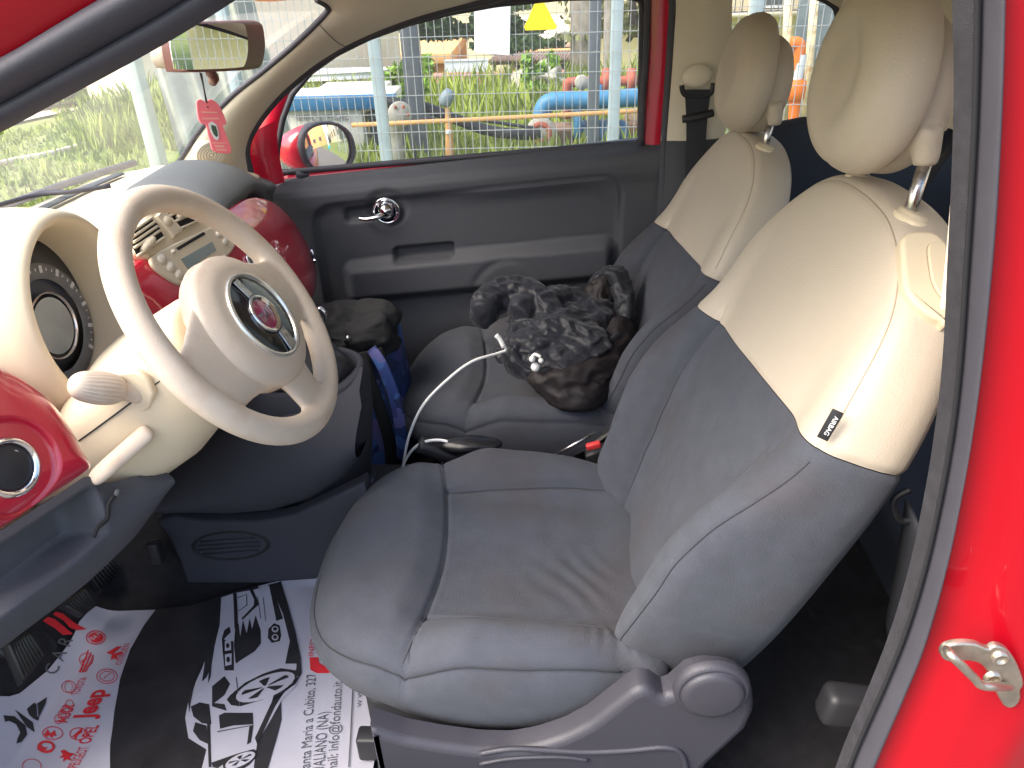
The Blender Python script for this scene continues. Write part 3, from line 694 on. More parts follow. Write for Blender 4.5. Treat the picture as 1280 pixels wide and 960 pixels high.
sw=ob('switch_ring',lathe([(.034,-.002),(.033,.006),(.029,.008),(.026,.004),(.025,0)],SC_,LN,48,A),'chrome',car)
ob('lamp_switch',lathe([(.0001,.005),(.018,.005),(.025,.002)],SC_,LN,32,A),'black',sw)
ot=textgeo('o',.012,.0002,'CENTER'); ob('switch_mark',place(ot,SC_+LN*.0045+A*.014-B*.012,A,B,LN),'white',sw,smooth=False)
# ================= STEERING COLUMN SHROUD
def colring(s,hw_,up,dn,e=.8,n=48,dy=0):
    c=WC-WN*s+WLt*dy; out=[]
    for k in range(n):
        t=2*PI*k/n; cc=math.cos(t); ss=math.sin(t)
        cc=abs(cc)**e*math.copysign(1,cc); ss=abs(ss)**e*math.copysign(1,ss)
        out.append(c+WLt*hw_*cc+WU*(ss*(up if ss>0 else dn)))
    return out
col=fixn(ob('column_shroud',loft([colring(.045,.055,.045,.055),colring(.05,.066,.052,.068),colring(.07,.078,.056,.085),colring(.12,.092,.058,.112),colring(.18,.105,.060,.128),colring(.24,.114,.046,.130),colring(.29,.120,.022,.124),colring(.34,.124,-.005,.114),colring(.36,.122,-.02,.108)]),'cream',car,label='cream steering column shroud with stalks'))
# seam line around the shroud
ob('shroud_seam',tube([p for p in [WC-WN*s-WLt*(h+.0005)+WU*(-.004) for s,h in ((.06,.0715),(.12,.0915),(.18,.1045),(.23,.112))]],.0012,6,3),'slot',col)
# stalk: socket + fluted knob
s0=atY(172,490,.335); s1=atY(88,481,.275); ax=(s1-s0); Ls=np.linalg.norm(ax); ax/=Ls
prof=[(.016,-.02),(.0155,.0),(.0135,.012),(.0135,.25*Ls),(.0175,.32*Ls),(.0205,.42*Ls),(.0215,.55*Ls),(.0210,.68*Ls),(.0185,.84*Ls),(.0135,.95*Ls),(.007,1.0*Ls),(.0001,1.01*Ls)]
def fluted(prof,O,A,res=72):
    A=V3(*A);U=V3(0,0,1);U=U-A*(U@A);U/=np.linalg.norm(U);W=np.cross(A,U);R=[]
    pr=catmull([(r,h,0) for r,h in prof],4)
    for p in pr:
        r,h=max(1e-4,p[0]),p[1]; f=sm(.30*Ls,.42*Ls,h)*sm(1.0*Ls,.75*Ls,h)
        R.append([O+A*h+(U*math.cos(2*PI*k/res)+W*math.sin(2*PI*k/res))*(r-.0009*f*(1+math.cos(24*2*PI*k/res))) for k in range(res)])
    return loft(R)
ob('indicator_stalk',fluted(prof,s0,ax),'wheelskin',col,label='fluted cream knob stalk')
ob('stalk_socket',prism([atY(x,y,.332)+V3(0,0,0) for x,y in [(150,462),(172,460),(188,470),(197,488),(190,508),(174,516),(156,512),(143,500),(141,478)]],(0,-1,0),.008,.004,3),'cream',col,ang=50)
# lower tilt lever: long cream paddle
l0=atY(113,603,.275); l1=atY(188,537,.318)
ob('tilt_lever',tube([l0,l0*.6+l1*.4,l0*.2+l1*.8,l1],lambda t:.0130*max(.05,min(1,math.sqrt(max(0,1-((abs(t-.5)*2)**6))))),14,10,flat=.6,up=(0,-.6,.8)),'wheelskin',col)
ob('key_barrel',lathe([(.0001,.006),(.010,.006),(.012,.0)],atY(243,549,.40),(0.3,-.8,-.4),24),'cream',col)
# ================= LOWER DASH (knee panel)
kn=[(-80,700),(0,668),(60,632),(102,598),(128,606),(196,590),(300,560),(300,600),(196,640),(150,690),(100,738),(60,768),(0,812),(-80,860)]
KN=V3(.80,-.38,-.45); 
def kp(x,y,off=0):
    # curved panel: passes near the fascia at left and the tunnel at right
    P0=V3(-.585,.26,.83); n=V3(.88,-.35,.12); n/=np.linalg.norm(n); return K.pl(x,y,P0+n*off,n)
top=[(-80,700),(-30,680),(0,664),(60,626),(108,594),(128,604),(155,600),(180,593),(205,588)]
bot=[(-80,860),(-30,832),(0,812),(40,782),(80,752),(110,728),(140,700),(168,672),(192,640),(207,612)]
T_=resamp([kp(x,y,-.004) for x,y in top],40,False); B_=resamp([kp(x,y,-.012) for x,y in bot],40,False)
rows=[]
nK=V3(.88,-.35,.12);nK/=np.linalg.norm(nK)
for j in range(31):
    v=j/30; row=[]
    for i in range(40):
        u=i/39; p=T_[i]*(1-v)+B_[i]*v
        bul=.020*math.sin(PI*v)
        # shelf recess on the left
        px=u; s=sm(.62,.54,u)*sm(.10,.16,v)*sm(.66,.60,v-(u*-.10))
        bul-=.055*s
        bul+=.006*sm(.72,.76,u)*0
        row.append(p+nK*bul)
    rows.append(row)
rows.append([p+V3(-.12,.02,-.01) for p in rows[-1]])
knee=ob('knee_panel',grid(rows),'dark',car,label='dark grey lower dash panel with an open shelf')
ob('fuse_clip',tube([kp(*p,.014) for p in [(145,618),(136,630),(134,648),(122,660),(117,672)]],.0028,8,5),'slot',knee)
ob('fuse_clip',lathe([(.0001,.003),(.004,.002),(.005,0)],kp(147,616,.016),nK,16),'dashgrey',knee)
# ================= CENTRE CONSOLE
def cy(x,y,v): return atY(x,y,v)
ytop=[(178,612),(210,590),(260,560),(300,540),(360,522),(420,514),(452,508)]
ybot=[(196,626),(230,636),(290,641),(340,638),(390,622),(430,596),(450,570)]
Tt_=resamp([cy(x,y,.66) for x,y in ytop],30,False); Bt_=resamp([cy(x,y,.635) for x,y in ybot],30,False)
rows=[]
for j in range(18):
    v=j/17; rows.append([Tt_[i]*(1-v)+Bt_[i]*v+V3(0,-.05*math.sin(PI*min(1,v*1.0))**.8+.0,.0) for i in range(30)])
pre=[[p+V3(-.02,.12,.015) for p in rows[0]],[p+V3(-.01,.035,.012) for p in rows[0]]]
post=[[p+V3(0,.02,-.004) for p in rows[-1]],[p+V3(-.02,.14,-.05) for p in rows[-1]]]
cons=ob('centre_console',grid(pre+rows+post),'console',car,label='dark grey centre console between the footwells')
# rear cup of console (rounded) with gear gaiter on top
sh=[]
for (z,sx,sy) in ((.30,.075,.10),(.42,.088,.105),(.52,.103,.11),(.62,.117,.112),(.69,.12,.108),(.715,.112,.100),(.722,.104,.092),(.716,.098,.086),(.69,.094,.082)):
    sh.append([V3(-.465+sx*abs(math.cos(t))**.75*math.copysign(1,math.cos(t)),.775+sy*abs(math.sin(t))**.75*math.copysign(1,math.sin(t)),z) for t in np.linspace(0,2*PI,48,endpoint=False)])
ob('gear_housing',grid(sh,False,True),'console',cons)
gg=[]
for k,(z,s) in enumerate(((.69,1.0),(.725,.98),(.75,.85),(.765,.66),(.785,.50),(.80,.36),(.815,.22),(.825,.2))):
    gg.append([V3(-.465-.02*k/7+.095*s*math.cos(t)*(1+.05*math.sin(5*t+k)),.775+.083*s*math.sin(t)*(1+.05*math.cos(4*t+k*.7)),z) for t in np.linspace(0,2*PI,40,endpoint=False)])
ob('gear_gaiter',loft(gg),'gblack' if 0 else mat('gaiter_leather',(.02,.02,.024),.38,bump=.3,bs=300,btype='leather',var=.1),cons)
gl_=tube([(-.485,.775,.80),(-.485,.775,.86)],.008,12,2); ob('gear_lever',gl_,'chrome',cons)
ob('gear_knob',lathe([(.0001,.05),(.015,.048),(.024,.035),(.026,.018),(.018,.0),(.012,-.008)],(-.485,.775,.86),(.1,0,1),28),'gblack',cons)
ob('trim_buckle',tube([atY(*p,.90) for p in [(399,386),(405,390),(406,398),(401,404),(396,398)]],.005,8,4,True),'chrome',cons)
# lower vent box
lb=[(205,640),(226,634),(260,640),(330,640),(372,632),(415,612),(460,590),(470,640),(420,690),(400,712),(330,717),(240,717),(232,690),(218,660)]
vbx=ob('lower_console',prism([cy(x,y,.640) for x,y in lb],(0,-1,0),.03,.008,3),'console',car,ang=50,label='lower dark console panel with an oval vent')
ob('lower_console_side',box((-.72,.66,.28),(.20,.92,.40),.02),'console',cons)
ov=cy(289,681,.612); 
ob('vent_recess',lathe([(.0001,-.02),(.85,-.019),(.97,-.004),(1.0,.0015),(1.06,.001),(1.10,-.002)],ov,(0,-1,0),48,(1,0,.04),.072,.034) if 0 else place(lathe([(.0001,-.3),(.85,-.28),(.97,-.06),(1.0,.04),(1.05,.05),(1.10,-.04)],(0,0,0),(0,0,1),48,(1,0,0)),ov+V3(0,-.004,0),(.072,0,.006),(0,.0,.033),(0,-.04,0)),'slot',vbx)
for k in range(4):
    z=.016-.0105*k; w=.066*math.sqrt(max(.05,1-(z/.033)**2))
    ob('vent_fin',tube([ov+V3(-w,-.004,z-.006),ov+V3(w*.9,-.004,z+.004)],.0022,6,0),'console',vbx)
# shelf behind: carpet tunnel already; ribbed shelf toward seat
ob('console_pocket',prism([cy(x,y,.66) for x,y in [(352,640),(400,622),(440,600),(470,590),(480,650),(380,716),(372,690),(360,664)]],(0,-1,0),.018,.008,3),'console',cons,ang=50)
# rear part of console with handbrake, rails and buckles
rc_=ob('rear_console',box((-.36,.70,.34),(.42,.87,.405),.02),'console',car,label='low rear centre console with handbrake and belt buckles')
ob('handbrake_lever',tube([(-.02,.80,.42),(-.12,.79,.47),(-.24,.785,.525)],.011,12,4),'gblack',rc_)
ob('handbrake_grip',tube([(-.13,.79,.474),(-.20,.787,.508),(-.262,.785,.538)],.018,14,4),'black',rc_)
for nm,a,b,yy in (('seat_rail',(680,577),(745,540),.82),('seat_rail',(715,590),(780,555),.80),('seat_rail',(722,603),(790,568),.76)):
    ob(nm,tube([atY(*a,yy),atY(*b,yy)],.0035,8,0),'steel',rc_)
b1=atY(742,562,.80); bu=ob('belt_buckle',obox(b1+V3(0.03,.0,-.01),(1,.1,.35),(0,1,0),(-.35,0,1),.09,.030,.045,.006),'black',car,label='black seat belt buckle with red button beside the passenger seat')
ob('buckle_button',obox(atY(742,557,.778),(1,.0,.30),(0,1,0),(-.3,0,1),.030,.012,.014,.003),'beltred',bu)
b2=atY(734,600,.70); bu2=ob('belt_buckle',obox(b2+V3(.045,.0,-.02),(1,.0,.45),(0,1,0),(-.45,0,1),.10,.030,.04,.006),'dashgrey',car,label='grey seat belt buckle with red button beside the driver seat')
ob('buckle_button',obox(atY(736,598,.688),(1,.0,.4),(0,1,0),(-.4,0,1),.022,.012,.012,.003),'beltred',bu2)
# ================= PEDALS
def pedal(name,px,z,par,lbl):
    P=[atX(x,y,z) for x,y in px]; n=V3(.85,-.1,.55); n/=np.linalg.norm(n)
    p=ob(name,prism(P,n,.014,.004,2),'black',par,ang=40,label=lbl)
    a=P[0];b=P[1];c=P[2];d=P[3]
    for k in range(8):
        t=.08+.84*k/7; u=a*(1-t)+b*t; v=d*(1-t)+c*t; u2=u*.92+v*.08; v2=u*.08+v*.92
        ob('pedal_rib',tube([u2+n*.0145,v2+n*.0145],.0028,6,0),mat('pedal_rib',(.06,.056,.05),.6,var=.1) if 'pedal_rib' not in MATS else MATS['pedal_rib'],p)
    ctr=(a+b+c+d)/4; ob('pedal_arm',tube([ctr-n*.0,ctr+V3(-.06,0,.05),ctr+V3(-.10,.0,.22)],.010,8,4),'black',p)
    return p
pedal('brake_pedal',[(72,760),(100,738),(115,756),(98,773)],-.87,car,'ribbed black middle pedal')
pedal('accelerator_pedal',[(103,722),(132,700),(150,716),(118,742)],-.90,car,'ribbed black pedal nearest the console')
pedal('clutch_pedal',[(0,806),(30,793),(50,822),(22,858)],-.80,car,'large ribbed black pedal at the near side, with the mat folded beneath')
ob('pedal_bracket',obox(atY(195,690,.56),(1,0,0),(0,1,0),(0,0,1),.02,.02,.05,.003),'black',car)
# ================= PASSENGER DOOR
DY=1.42
def dz_sill(x): return .957+.085*x  # sill height along x
outl=[(x,z) for x,z in [(-.80,.20),(-.80,.86),(-.70,dz_sill(-.70)),(.262,dz_sill(.262)),(.285,.85),(.285,.20)]]
rows=[];xs=np.linspace(-.86,.288,230); vsn=130
def door_y(x,z):
    s=z-(x+.2)*.085; d=0
    q=sdrr(x,s,-.205,.62,.395,.255,.055)          # big inner panel
    d+=.012*sm(.004,-.012,q); d+=.006*math.exp(-(q/.0035)**2)
    q2=sdrr(x,s,-.10,.60,.27,.225,.10)
    if s>.55: d-=.010*sm(.0,.045,q2)*sm(.004,-.01,q)*(sm(-.32,-.1,x))
    q3=sdrr(x,s,-.18,.66-.005,.365,.062,.035)        # armrest bulge
    d-=.026*sm(.0,-.030,q3)+.004*sm(.006,0,q3)
    d+=.004*math.exp(-((q3-.002)/.003)**2)
    # pull-handle scoop
    q4=sdrr(x,s,-.322,.719,.082,.020,.012)
    d+=.030*sm(.002,-.008,q4)*1.0
    # handle bowl
    r=math.hypot(x+.408,s-.848); d+=.010*sm(.062,.038,r)
    q5=sdrr(x,s,-.465,.838,.055,.019,.012); d+=.016*sm(.003,-.006,q5)
    # pad edge crease arch near the front seat
    r=math.hypot((x+.10)/1.0,(s-.59)); 
    d+=.0035*math.exp(-((r-.095)/.010)**2)*sm(.60,.64,s)*sm(-.02,-.08,x)
    # roll over at the top
    t=dz_sill(x)-z; d+=.045*(1-sm(0,.030,t))**1.6*1.0
    d-=.006*sm(.028,.04,t)*sm(.10,.06,t)
    d+=.02*sm(.45,.25,z)
    return DY+d
P=[]
for x in xs:
    zt=min(dz_sill(x), .897+ (x+.70)*1.2 if x<-.70 else 9)
    P.append([(x,door_y(x,.20+(zt-.20)*(1-(1-v)**1.0)),.20+(zt-.20)*v) for v in np.linspace(0,1,vsn)])
door=ob('passenger_door',grid(P),'dark',car,label='closed passenger door with dark grey inner panel and chrome handle')
# sill top shelf behind the panel top
ob('door_sill',grid([[ (x,door_y(x,dz_sill(x))-.001,dz_sill(x)-.0005),(x,DY+.075,dz_sill(x)+.002),(x,DY+.10,dz_sill(x)-.03)] for x in np.linspace(-.86,.288,20)]),'dark',door)
hcn=atY(483,264,DY+.006)
dh=ob('door_handle',join(lathe([(.0001,-.010),(.016,-.0095),(.026,-.006),(.0275,-.002),(.033,.002),(.035,.0)],hcn,(0,-1,0),40),lathe([(.0001,.022),(.012,.019),(.0185,.011),(.020,-.006)],hcn+V3(.0,0,.004),(0,-1,0),32)),'chrome',door,label='round chrome release handle')
ob('handle_lever',tube([hcn+V3(-.004,-.012,-.002),hcn+V3(-.022,-.022,-.008),hcn+V3(-.05,-.020,-.013),hcn+V3(-.068,-.014,-.012)],lambda t:.0085-.002*t,12,6,flat=.8),'chrome',door)
# ---- door window frame (red) and rubber seals, traced in the glass plane
YG=1.475
wl=[(345,216),(347,185),(353,150),(365,118),(388,90),(420,67),(460,47),(510,29),(560,16),(620,5),(700,-3),(790,-5),(803,2),(802,60),(800,178)]
lo=[atY(x,y,YG) for x,y in wl]
loop=lo[:]
def offs(P,d,closed=True):
    n=len(P);out=[]
    for i in range(n):
        t=P[(i+1)%n]-P[i-1]; t/=np.linalg.norm(t); nn=np.cross(t,V3(0,1,0)); out.append(P[i]+nn*d)
    return out
LP=resamp(lo,150)
ob('window_pane',prism(LP,(0,1,0),.004),'glass',door,smooth=False)
ob('window_seal',tube(LP,.0075,8,0,True,flat=1.0),'rubber',door)
cc=np.mean(LP,axis=0)
def outw(P,d): # offset away from the centre by normal
    A=offs(P,d);B=offs(P,-d); a=np.mean([np.linalg.norm(p-cc) for p in A]);b=np.mean([np.linalg.norm(p-cc) for p in B]); return A if a>b else B
F1=outw(LP,.010); F2=outw(LP,.050)
fr_=grid([[p+V3(0,.012,0) for p in LP],[p+V3(0,-.004,0) for p in F1],[p+V3(0,-.010,0) for p in F2],[p+V3(0,.03,0) for p in F2]],False,True)
ob('window_frame',fr_,'redpanel',door,label='red painted window frame')
# rear vertical red strip + front triangle
def strip(name,A_,B_,m,par,ya,yb,bul=.006,n=24,label=None,mid=6):
    a=resamp([atY(x,y,ya) for x,y in A_],n,False); b=resamp([atY(x,y,yb) for x,y in B_],n,False)
    return ob(name,grid([[a[i]*(1-t)+b[i]*t+V3(0,-bul*math.sin(PI*t),0) for i in range(n)] for t in np.linspace(0,1,mid)]),m,par,label=label)
strip('frame_post',[(812,-30),(812,60),(806,182),(806,235)],[(842,-30),(838,60),(830,182),(828,262)],'redpanel',door,1.455,1.45,.004)
ob('frame_seal',tube([atY(x,y,1.45) for x,y in [(810,-30),(808,60),(804,120),(801,181)]],.008,8,4),'rubber',door)
strip('frame_corner',[(306,170),(312,200),(318,236)],[(345,150),(348,190),(356,228)],'redpanel',door,1.43,1.46,.006)
# seal loop at the A pillar / roof / B pillar of the far opening
fs=[(322,250),(313,215),(308,188),(315,165),(335,136),(362,108),(400,78),(450,50),(510,26),(570,9),(640,-6),(720,-14),(800,-16),(838,-10),(838,60),(830,180),(828,260)]
ob('door_opening_seal',tube([atY(x,y,1.415) for x,y in fs],.0095,10,6),'rubber',car,label='dark rubber seal of the far door opening')
# ================= FAR A PILLAR TRIM + HEADER
La=[(140,250),(205,226),(228,196),(252,160),(290,120),(330,88),(372,52),(406,18),(409,8),(396,0),(372,-12),(330,-30)]
Lb=[(318,262),(311,212),(308,188),(316,163),(336,134),(362,107),(400,77),(450,49),(510,25),(570,8),(640,-7),(800,-20)]
n=60
depA=[1.30,1.30,1.29,1.28,1.265,1.25,1.235,1.22,1.20,1.15,1.05,.9]
A_=[];B_=[]
for (x,y),d in zip(La,depA): A_.append(atY(x,y,d))
for (x,y) in Lb: B_.append(atY(x,y,1.41))
A_=[p for p in catmull(A_,6)];B_=[p for p in catmull(B_,6)]
rows=[]
for t in np.linspace(0,1,14):
    rows.append([a*(1-t)+b*t+V3(.012,-.045,-.004)*math.sin(PI*t)**.8 for a,b in zip(A_,B_)])
apl=ob('windscreen_pillar_trim',grid(rows),'creamtrim',car,label='cream pillar trim with a small round speaker')
tw,TA=hit(bvh(apl),264,192,-.004)
pr=[(.0001,.010)]
for k in range(1,6): r=.0065*k; pr+= [(r-.0022,.0105-.0004*k),(r-.0006,.0070-.0004*k),(r,.0105-.0004*k)]
pr+=[(.0345,.008),(.037,.004),(.038,-.012)]
ob('tweeter_speaker',lathe(pr,tw,TA,48,(0,0,1)),mat('tweeter_grille',(.60,.55,.46),.6,var=0),apl)
ob('trim_gap',tube([rows[j][40]+V3(.0005,-.001,-.0005) for j in range(0,14)],.0008,5,0),'dashgrey',apl)
# ================= WINDSCREEN
WS=[(-60,300),(0,268),(60,254),(120,241),(170,233),(205,225),(228,196),(252,160),(290,120),(330,88),(372,52),(406,18),(409,8),(396,0)]
wd=[.35,.60,.78,.96,1.12,1.30,1.29,1.28,1.265,1.25,1.235,1.22,1.20,1.15]
WB=[atZ(x,y,.99) for x,y in WS[:5]]
ap=[atY(x,y,d) for (x,y),d in zip(WS[5:],wd[5:])]
# glass as a lofted sheet: base curve -> header curve
base_l=[V3(-.90+.10*0-(.16)*(1-((y-.79)/.52)**2),y,.985-.04*sm(1.1,1.3,y)-.04*sm(.45,.25,y)) for y in np.linspace(.26,1.30,31)]
top_l=[V3(-.46-.08*(1-((y-.79)/.43)**2),y,1.305+.02*(1-((y-.79)/.43)**2)+0.0) for y in np.linspace(.36,1.215,31)]
# match the far end to the traced pillar line
rows=[]
for t in np.linspace(0,1,20):
    rows.append([b*(1-t)+c*t+V3(-.03,0,.02)*math.sin(PI*t) for b,c in zip(base_l,top_l)])
ob('windscreen',grid(rows),'wglass',car,label='hazy windscreen glass')
ob('windscreen_gasket',tube([atY(x,y,d-.002) for (x,y),d in zip(La[1:10],depA[1:10])],.006,8,6),'rubber',car)
ob('windscreen_sill_gasket',tube([V3(-1.03-.03*(1-((y-.79)/.5)**2)+.10*((y-.79)/.5)**2,y,1.0) for y in np.linspace(.28,1.26,14)],.010,8,3,flat=.8),'rubber',car)
# wiper outside the glass
wp_=[atZ(x,y,1.03) for x,y in [(-10,266),(40,252),(85,240),(130,236),(175,229)]]
wip=ob('wiper',tube([p+V3(-.06,0,-.004) for p in wp_],.0045,8,4),'rubber',car,label='black wiper blade lying at the base of the windscreen')
ob('wiper_arm',tube([atZ(x,y,1.02)+V3(-.05,0,0) for x,y in [(62,249),(80,240),(105,238),(122,240)]],lambda t:.002+.005*math.sin(t*PI),10,5,flat=.4),'rubber2',wip)
# ================= INTERIOR MIRROR
MI=V3(-.53,.79,1.29)
mq=[(204,32),(250,27),(300,26),(308,34),(311,60),(307,82),(298,87),(250,90),(212,90),(206,82)]
n_m=V3(1,.012,-.010); n_m/=np.linalg.norm(n_m)
def mpl(x,y,o=0): return K.pl(x,y,MI+n_m*o,n_m)
mc=ob('rear_view_mirror',prism(resamp(catmull([mpl(x,y,-.03) for x,y in mq],4,True),60),n_m,.034,.008,3),'brown',car,ang=50,label='rear view mirror with cream back and a pink tag hanging from it')
c0=mpl(258,58)
mg=resamp(catmull([c0+(mpl(x,y,.0)-c0)*.90 for x,y in mq],4,True),60)
ob('mirror_glass',prism([p+n_m*.0045 for p in mg],n_m,.001),'mirror',mc,smooth=False)
ob('mirror_back',prism(resamp(catmull([mpl(x,y,-.055) for x,y in [(188,44),(205,34),(300,30),(300,84),(210,86),(190,78)]],4,True),50),n_m,.026,.012,3),'creamtrim',mc,ang=60)
ob('mirror_stalk',tube([mpl(262,90,-.03),mpl(268,97,-.03),mpl(266,102,-.05)],.008,8,3),'brown',mc)
ob('mirror_stem',tube([mpl(255,40,-.05),V3(-.66,.80,1.33)],.010,8,0),'rubber',mc)
ob('courtesy_lamp',lathe([(.0001,-.02),(.03,-.018),(.05,-.008),(.055,0)],atZ(340,-12,1.345),(0,0,1),32,(1,0,0),1.2,.8),'orange',car,label='amber courtesy lamp lens at the roof edge')
# ================= EXTERIOR MIRROR (on the passenger door)
EM=V3(-.60,1.60,.94)
n_e=V3(.856,-.508,.091); n_e/=np.linalg.norm(n_e)
eq=[(377,186),(378,168),(388,157),(404,153),(420,155),(434,165),(441,182),(440,198),(431,210),(415,217),(399,215),(385,206)]
epl=lambda x,y,o=0: K.pl(x,y,EM+n_e*o,n_e)
E0=[epl(x,y) for x,y in eq]; E0=resamp(catmull(E0,4,True),64); ec=np.mean(E0,axis=0)
tgt=epl(352,190,-.13)
R=[]
for t,s in ((0,1.0),(.12,1.04),(.3,1.0),(.55,.86),(.8,.60),(.95,.3),(1,.02)):
    R.append([ec+(p-ec)*s+(tgt-ec)*t*.95+V3(0,0,0) for p in E0])
xm=ob('door_mirror',loft(R),'redpanel',car,label='red exterior door mirror')
ob('mirror_surround',loft([E0,[p+n_e*.008 for p in [ec+(q-ec)*1.02 for q in E0]],[p+n_e*.010 for p in [ec+(q-ec)*.96 for q in E0]],[p+n_e*.006 for p in [ec+(q-ec)*.90 for q in E0]]],False) if 0 else join(grid([[ec+(q-ec)*1.05-n_e*.022 for q in E0],[ec+(q-ec)*1.055-n_e*.0 for q in E0],[ec+(q-ec)*1.03+n_e*.008 for q in E0],[ec+(q-ec)*.96+n_e*.010 for q in E0],[ec+(q-ec)*.90+n_e*.004 for q in E0]],False,True)),'rubber',xm)
ob('mirror_plate',grid([[ec+(q-ec)*(.92*k)+n_e*(.0085-(np.linalg.norm(q-ec)*.92*k)**2/.9) for q in E0] for k in (.001,.1,.2,.3,.4,.5,.6,.7,.8,.9,1.0)],False,True),'mirror',xm)
ob('mirror_foot',tube([epl(372,212,-.06),epl(385,222,-.05)+V3(0,-.06,-.0),V3(-.62,1.47,.915)],.022,12,4,flat=.5),'rubber',xm)
# ================= FAR B PILLAR TRIM + BELT
bp_=strip('centre_pillar_trim',[(842,-30),(838,60),(832,120),(826,176)],[(916,-30),(914,60),(911,120),(906,172)],'creamtrim',car,1.41,1.42,.015,label='cream centre pillar trim with belt anchor')
strip('lower_pillar_trim',[(826,176),(824,220),(818,300),(812,400)],[(908,172),(906,220),(900,300),(890,420)],'dark',car,1.408,1.418,.012)
an=atY(872,95,1.385)
anc=ob('belt_anchor',place(lathe([(.0001,.018),(.020,.016),(.031,.010),(.034,0)],(0,0,0),(0,0,1),36,(1,0,0)),an,(1,0,.05),(-.0,0,.75),(0,-1,0)),'creamtrim',bp_)
ob('belt_guide',tube([atY(x,y,1.375) for x,y in [(852,107),(856,118),(872,121),(888,117),(892,104)]],.006,8,5),'black',bp_)
belt=[]
bl=resamp([atY(x,y,1.372) for x,y in [(856,112),(858,150),(858,185),(852,300)]],14,False); br=resamp([atY(x,y,1.372) for x,y in [(889,112),(884,150),(882,185),(880,300)]],14,False)
ob('seat_belt',join(grid([bl,[a*.5+b*.5+V3(0,-.002,0) for a,b in zip(bl,br)],br]),grid([[p+V3(0,.002,0) for p in br],[p+V3(0,.002,0) for p in bl]])),'belt',bp_)
ob('belt_stop',tube([atY(853,149,1.368),atY(872,146,1.362),atY(891,141,1.368)],.009,10,4),'black',bp_)
# ================= REAR QUARTER: trims, window, rear seat, C pillar
qs=strip('quarter_trim',[(900,176),(960,160),(1000,152),(1040,146),(1100,140),(1240,135)],[(890,420),(960,420),(1000,420),(1040,420),(1100,420),(1240,420)],mat('rear_side_trim',(.035,.042,.058),.7,bump=.3,bs=500,var=.1),car,1.42,1.38,.0,30,label='dark blue grey rear side trim')
rwl=[(914,-40),(912,60),(909,165),(960,156),(1000,148),(1020,143),(1030,100),(1040,50),(1046,15),(1035,2),(1010,-8),(960,-20)]
rw=[atY(x,y,1.44) for x,y in rwl]
ob('quarter_window',prism(rw,(0,1,0),.004),'glass',car,smooth=False,label='fixed rear quarter window pane')
ob('quarter_window_seal',tube([atY(x,y,1.432) for x,y in [(906,172),(935,163),(965,157),(1000,150),(1020,145),(1032,100),(1044,45),(1046,15),(1035,2),(1005,-10),(950,-26)]],.007,8,5),'rubber',car)
strip('rear_pillar_trim',[(1048,-60),(1048,20),(1038,60),(1030,105),(1022,146)],[(1260,-60),(1260,20),(1260,60),(1260,105),(1260,170)],'creamtrim',car,1.43,1.10,.02,30,label='cream rear pillar trim')
strip('roof_rail_trim',[(826,-26),(900,-34),(960,-30),(1010,-14),(1050,10)],[(826,-60),(900,-70),(960,-75),(1030,-80),(1100,-80)],'creamtrim',car,1.42,1.34,.0)
rs=[]
for y in np.linspace(.16,1.36,30):
    dip=.012*math.cos((y-.76)*PI*2/.6)
    rs.append([(.62,y,.36),(.60,y,.47),(.63,y,.52+dip),(.80,y,.50+dip),(.97,y,.52),(1.0,y,.60),(1.06,y,.80),(1.10,y,.93),(1.13,y,.955),(1.18,y,.95),(1.22,y,.80)])
rsg=[catmull(r,3) for r in rs]; rse=ob('rear_seat',grid(rsg),'rearcloth',car,label='dark rear bench seat behind the front seats')
ob('rear_belt',prism([atY(x,y,1.10) for x,y in [(1150,205),(1185,160),(1200,165),(1162,225)]],(0,-1,0),.003),'belt',rse)
ob('rear_belt',tube([atY(x,y,1.0) for x,y in [(1195,180),(1160,225),(1130,300)]],.012,6,3,flat=.3),'belt',rse)
# belt loop by the near seat
bl_=ob('belt_catch',tube([atY(x,y,.22) for x,y in [(1138,612),(1122,620),(1117,630),(1124,650),(1140,650)]],.004,8,5),'black',car,label='black belt guide loop behind the driver seat')
ob('belt_strap',tube([atY(1140,640,.22),atY(1128,720,.24),atY(1110,800,.30)],.022,6,4,flat=.12,up=(1,0,0),fixed=True),'belt',bl_)
ob('seat_mount_cover',obox(atY(1062,882,.17),(1,0,-.15),(0,1,0),(.15,0,1),.075,.04,.055,.012,3),'black',car,label='glossy black cover on the sill behind the driver seat')
# ================= ROOF, HEADLINER, TAILGATE
def roofz(x,y): return 1.43+.035*(1-((y-.79)/.66)**2)-.03*max(0,(x-.7)/.5)**2-.0*x
rows=[];rows2=[]
for x in np.linspace(-.43,1.30,24):
    rows.append([(x-.06*(1-((y-.79)/.64)**2)*sm(.2,-.43,x),y,roofz(x,y)-.02-.075*sm(-.15,-.45,x)) for y in np.linspace(.14,1.44,20)])
    rows2.append([(x-.06*(1-((y-.79)/.64)**2)*sm(.2,-.43,x),y,roofz(x,y)+.015-.075*sm(-.15,-.45,x)) for y in np.linspace(.10,1.48,20)])
ob('headliner',grid(rows),'creamtrim',car,label='pale fabric headliner')
ob('roof',grid(rows2),'red',car,label='red roof')
ob('tailgate',join(box((1.26,.14,.30),(1.32,1.44,.95),.02),box((1.22,.14,.95),(1.27,.26,1.40),.01),box((1.22,1.32,.95),(1.27,1.44,1.40),.01)),'creamtrim',car)
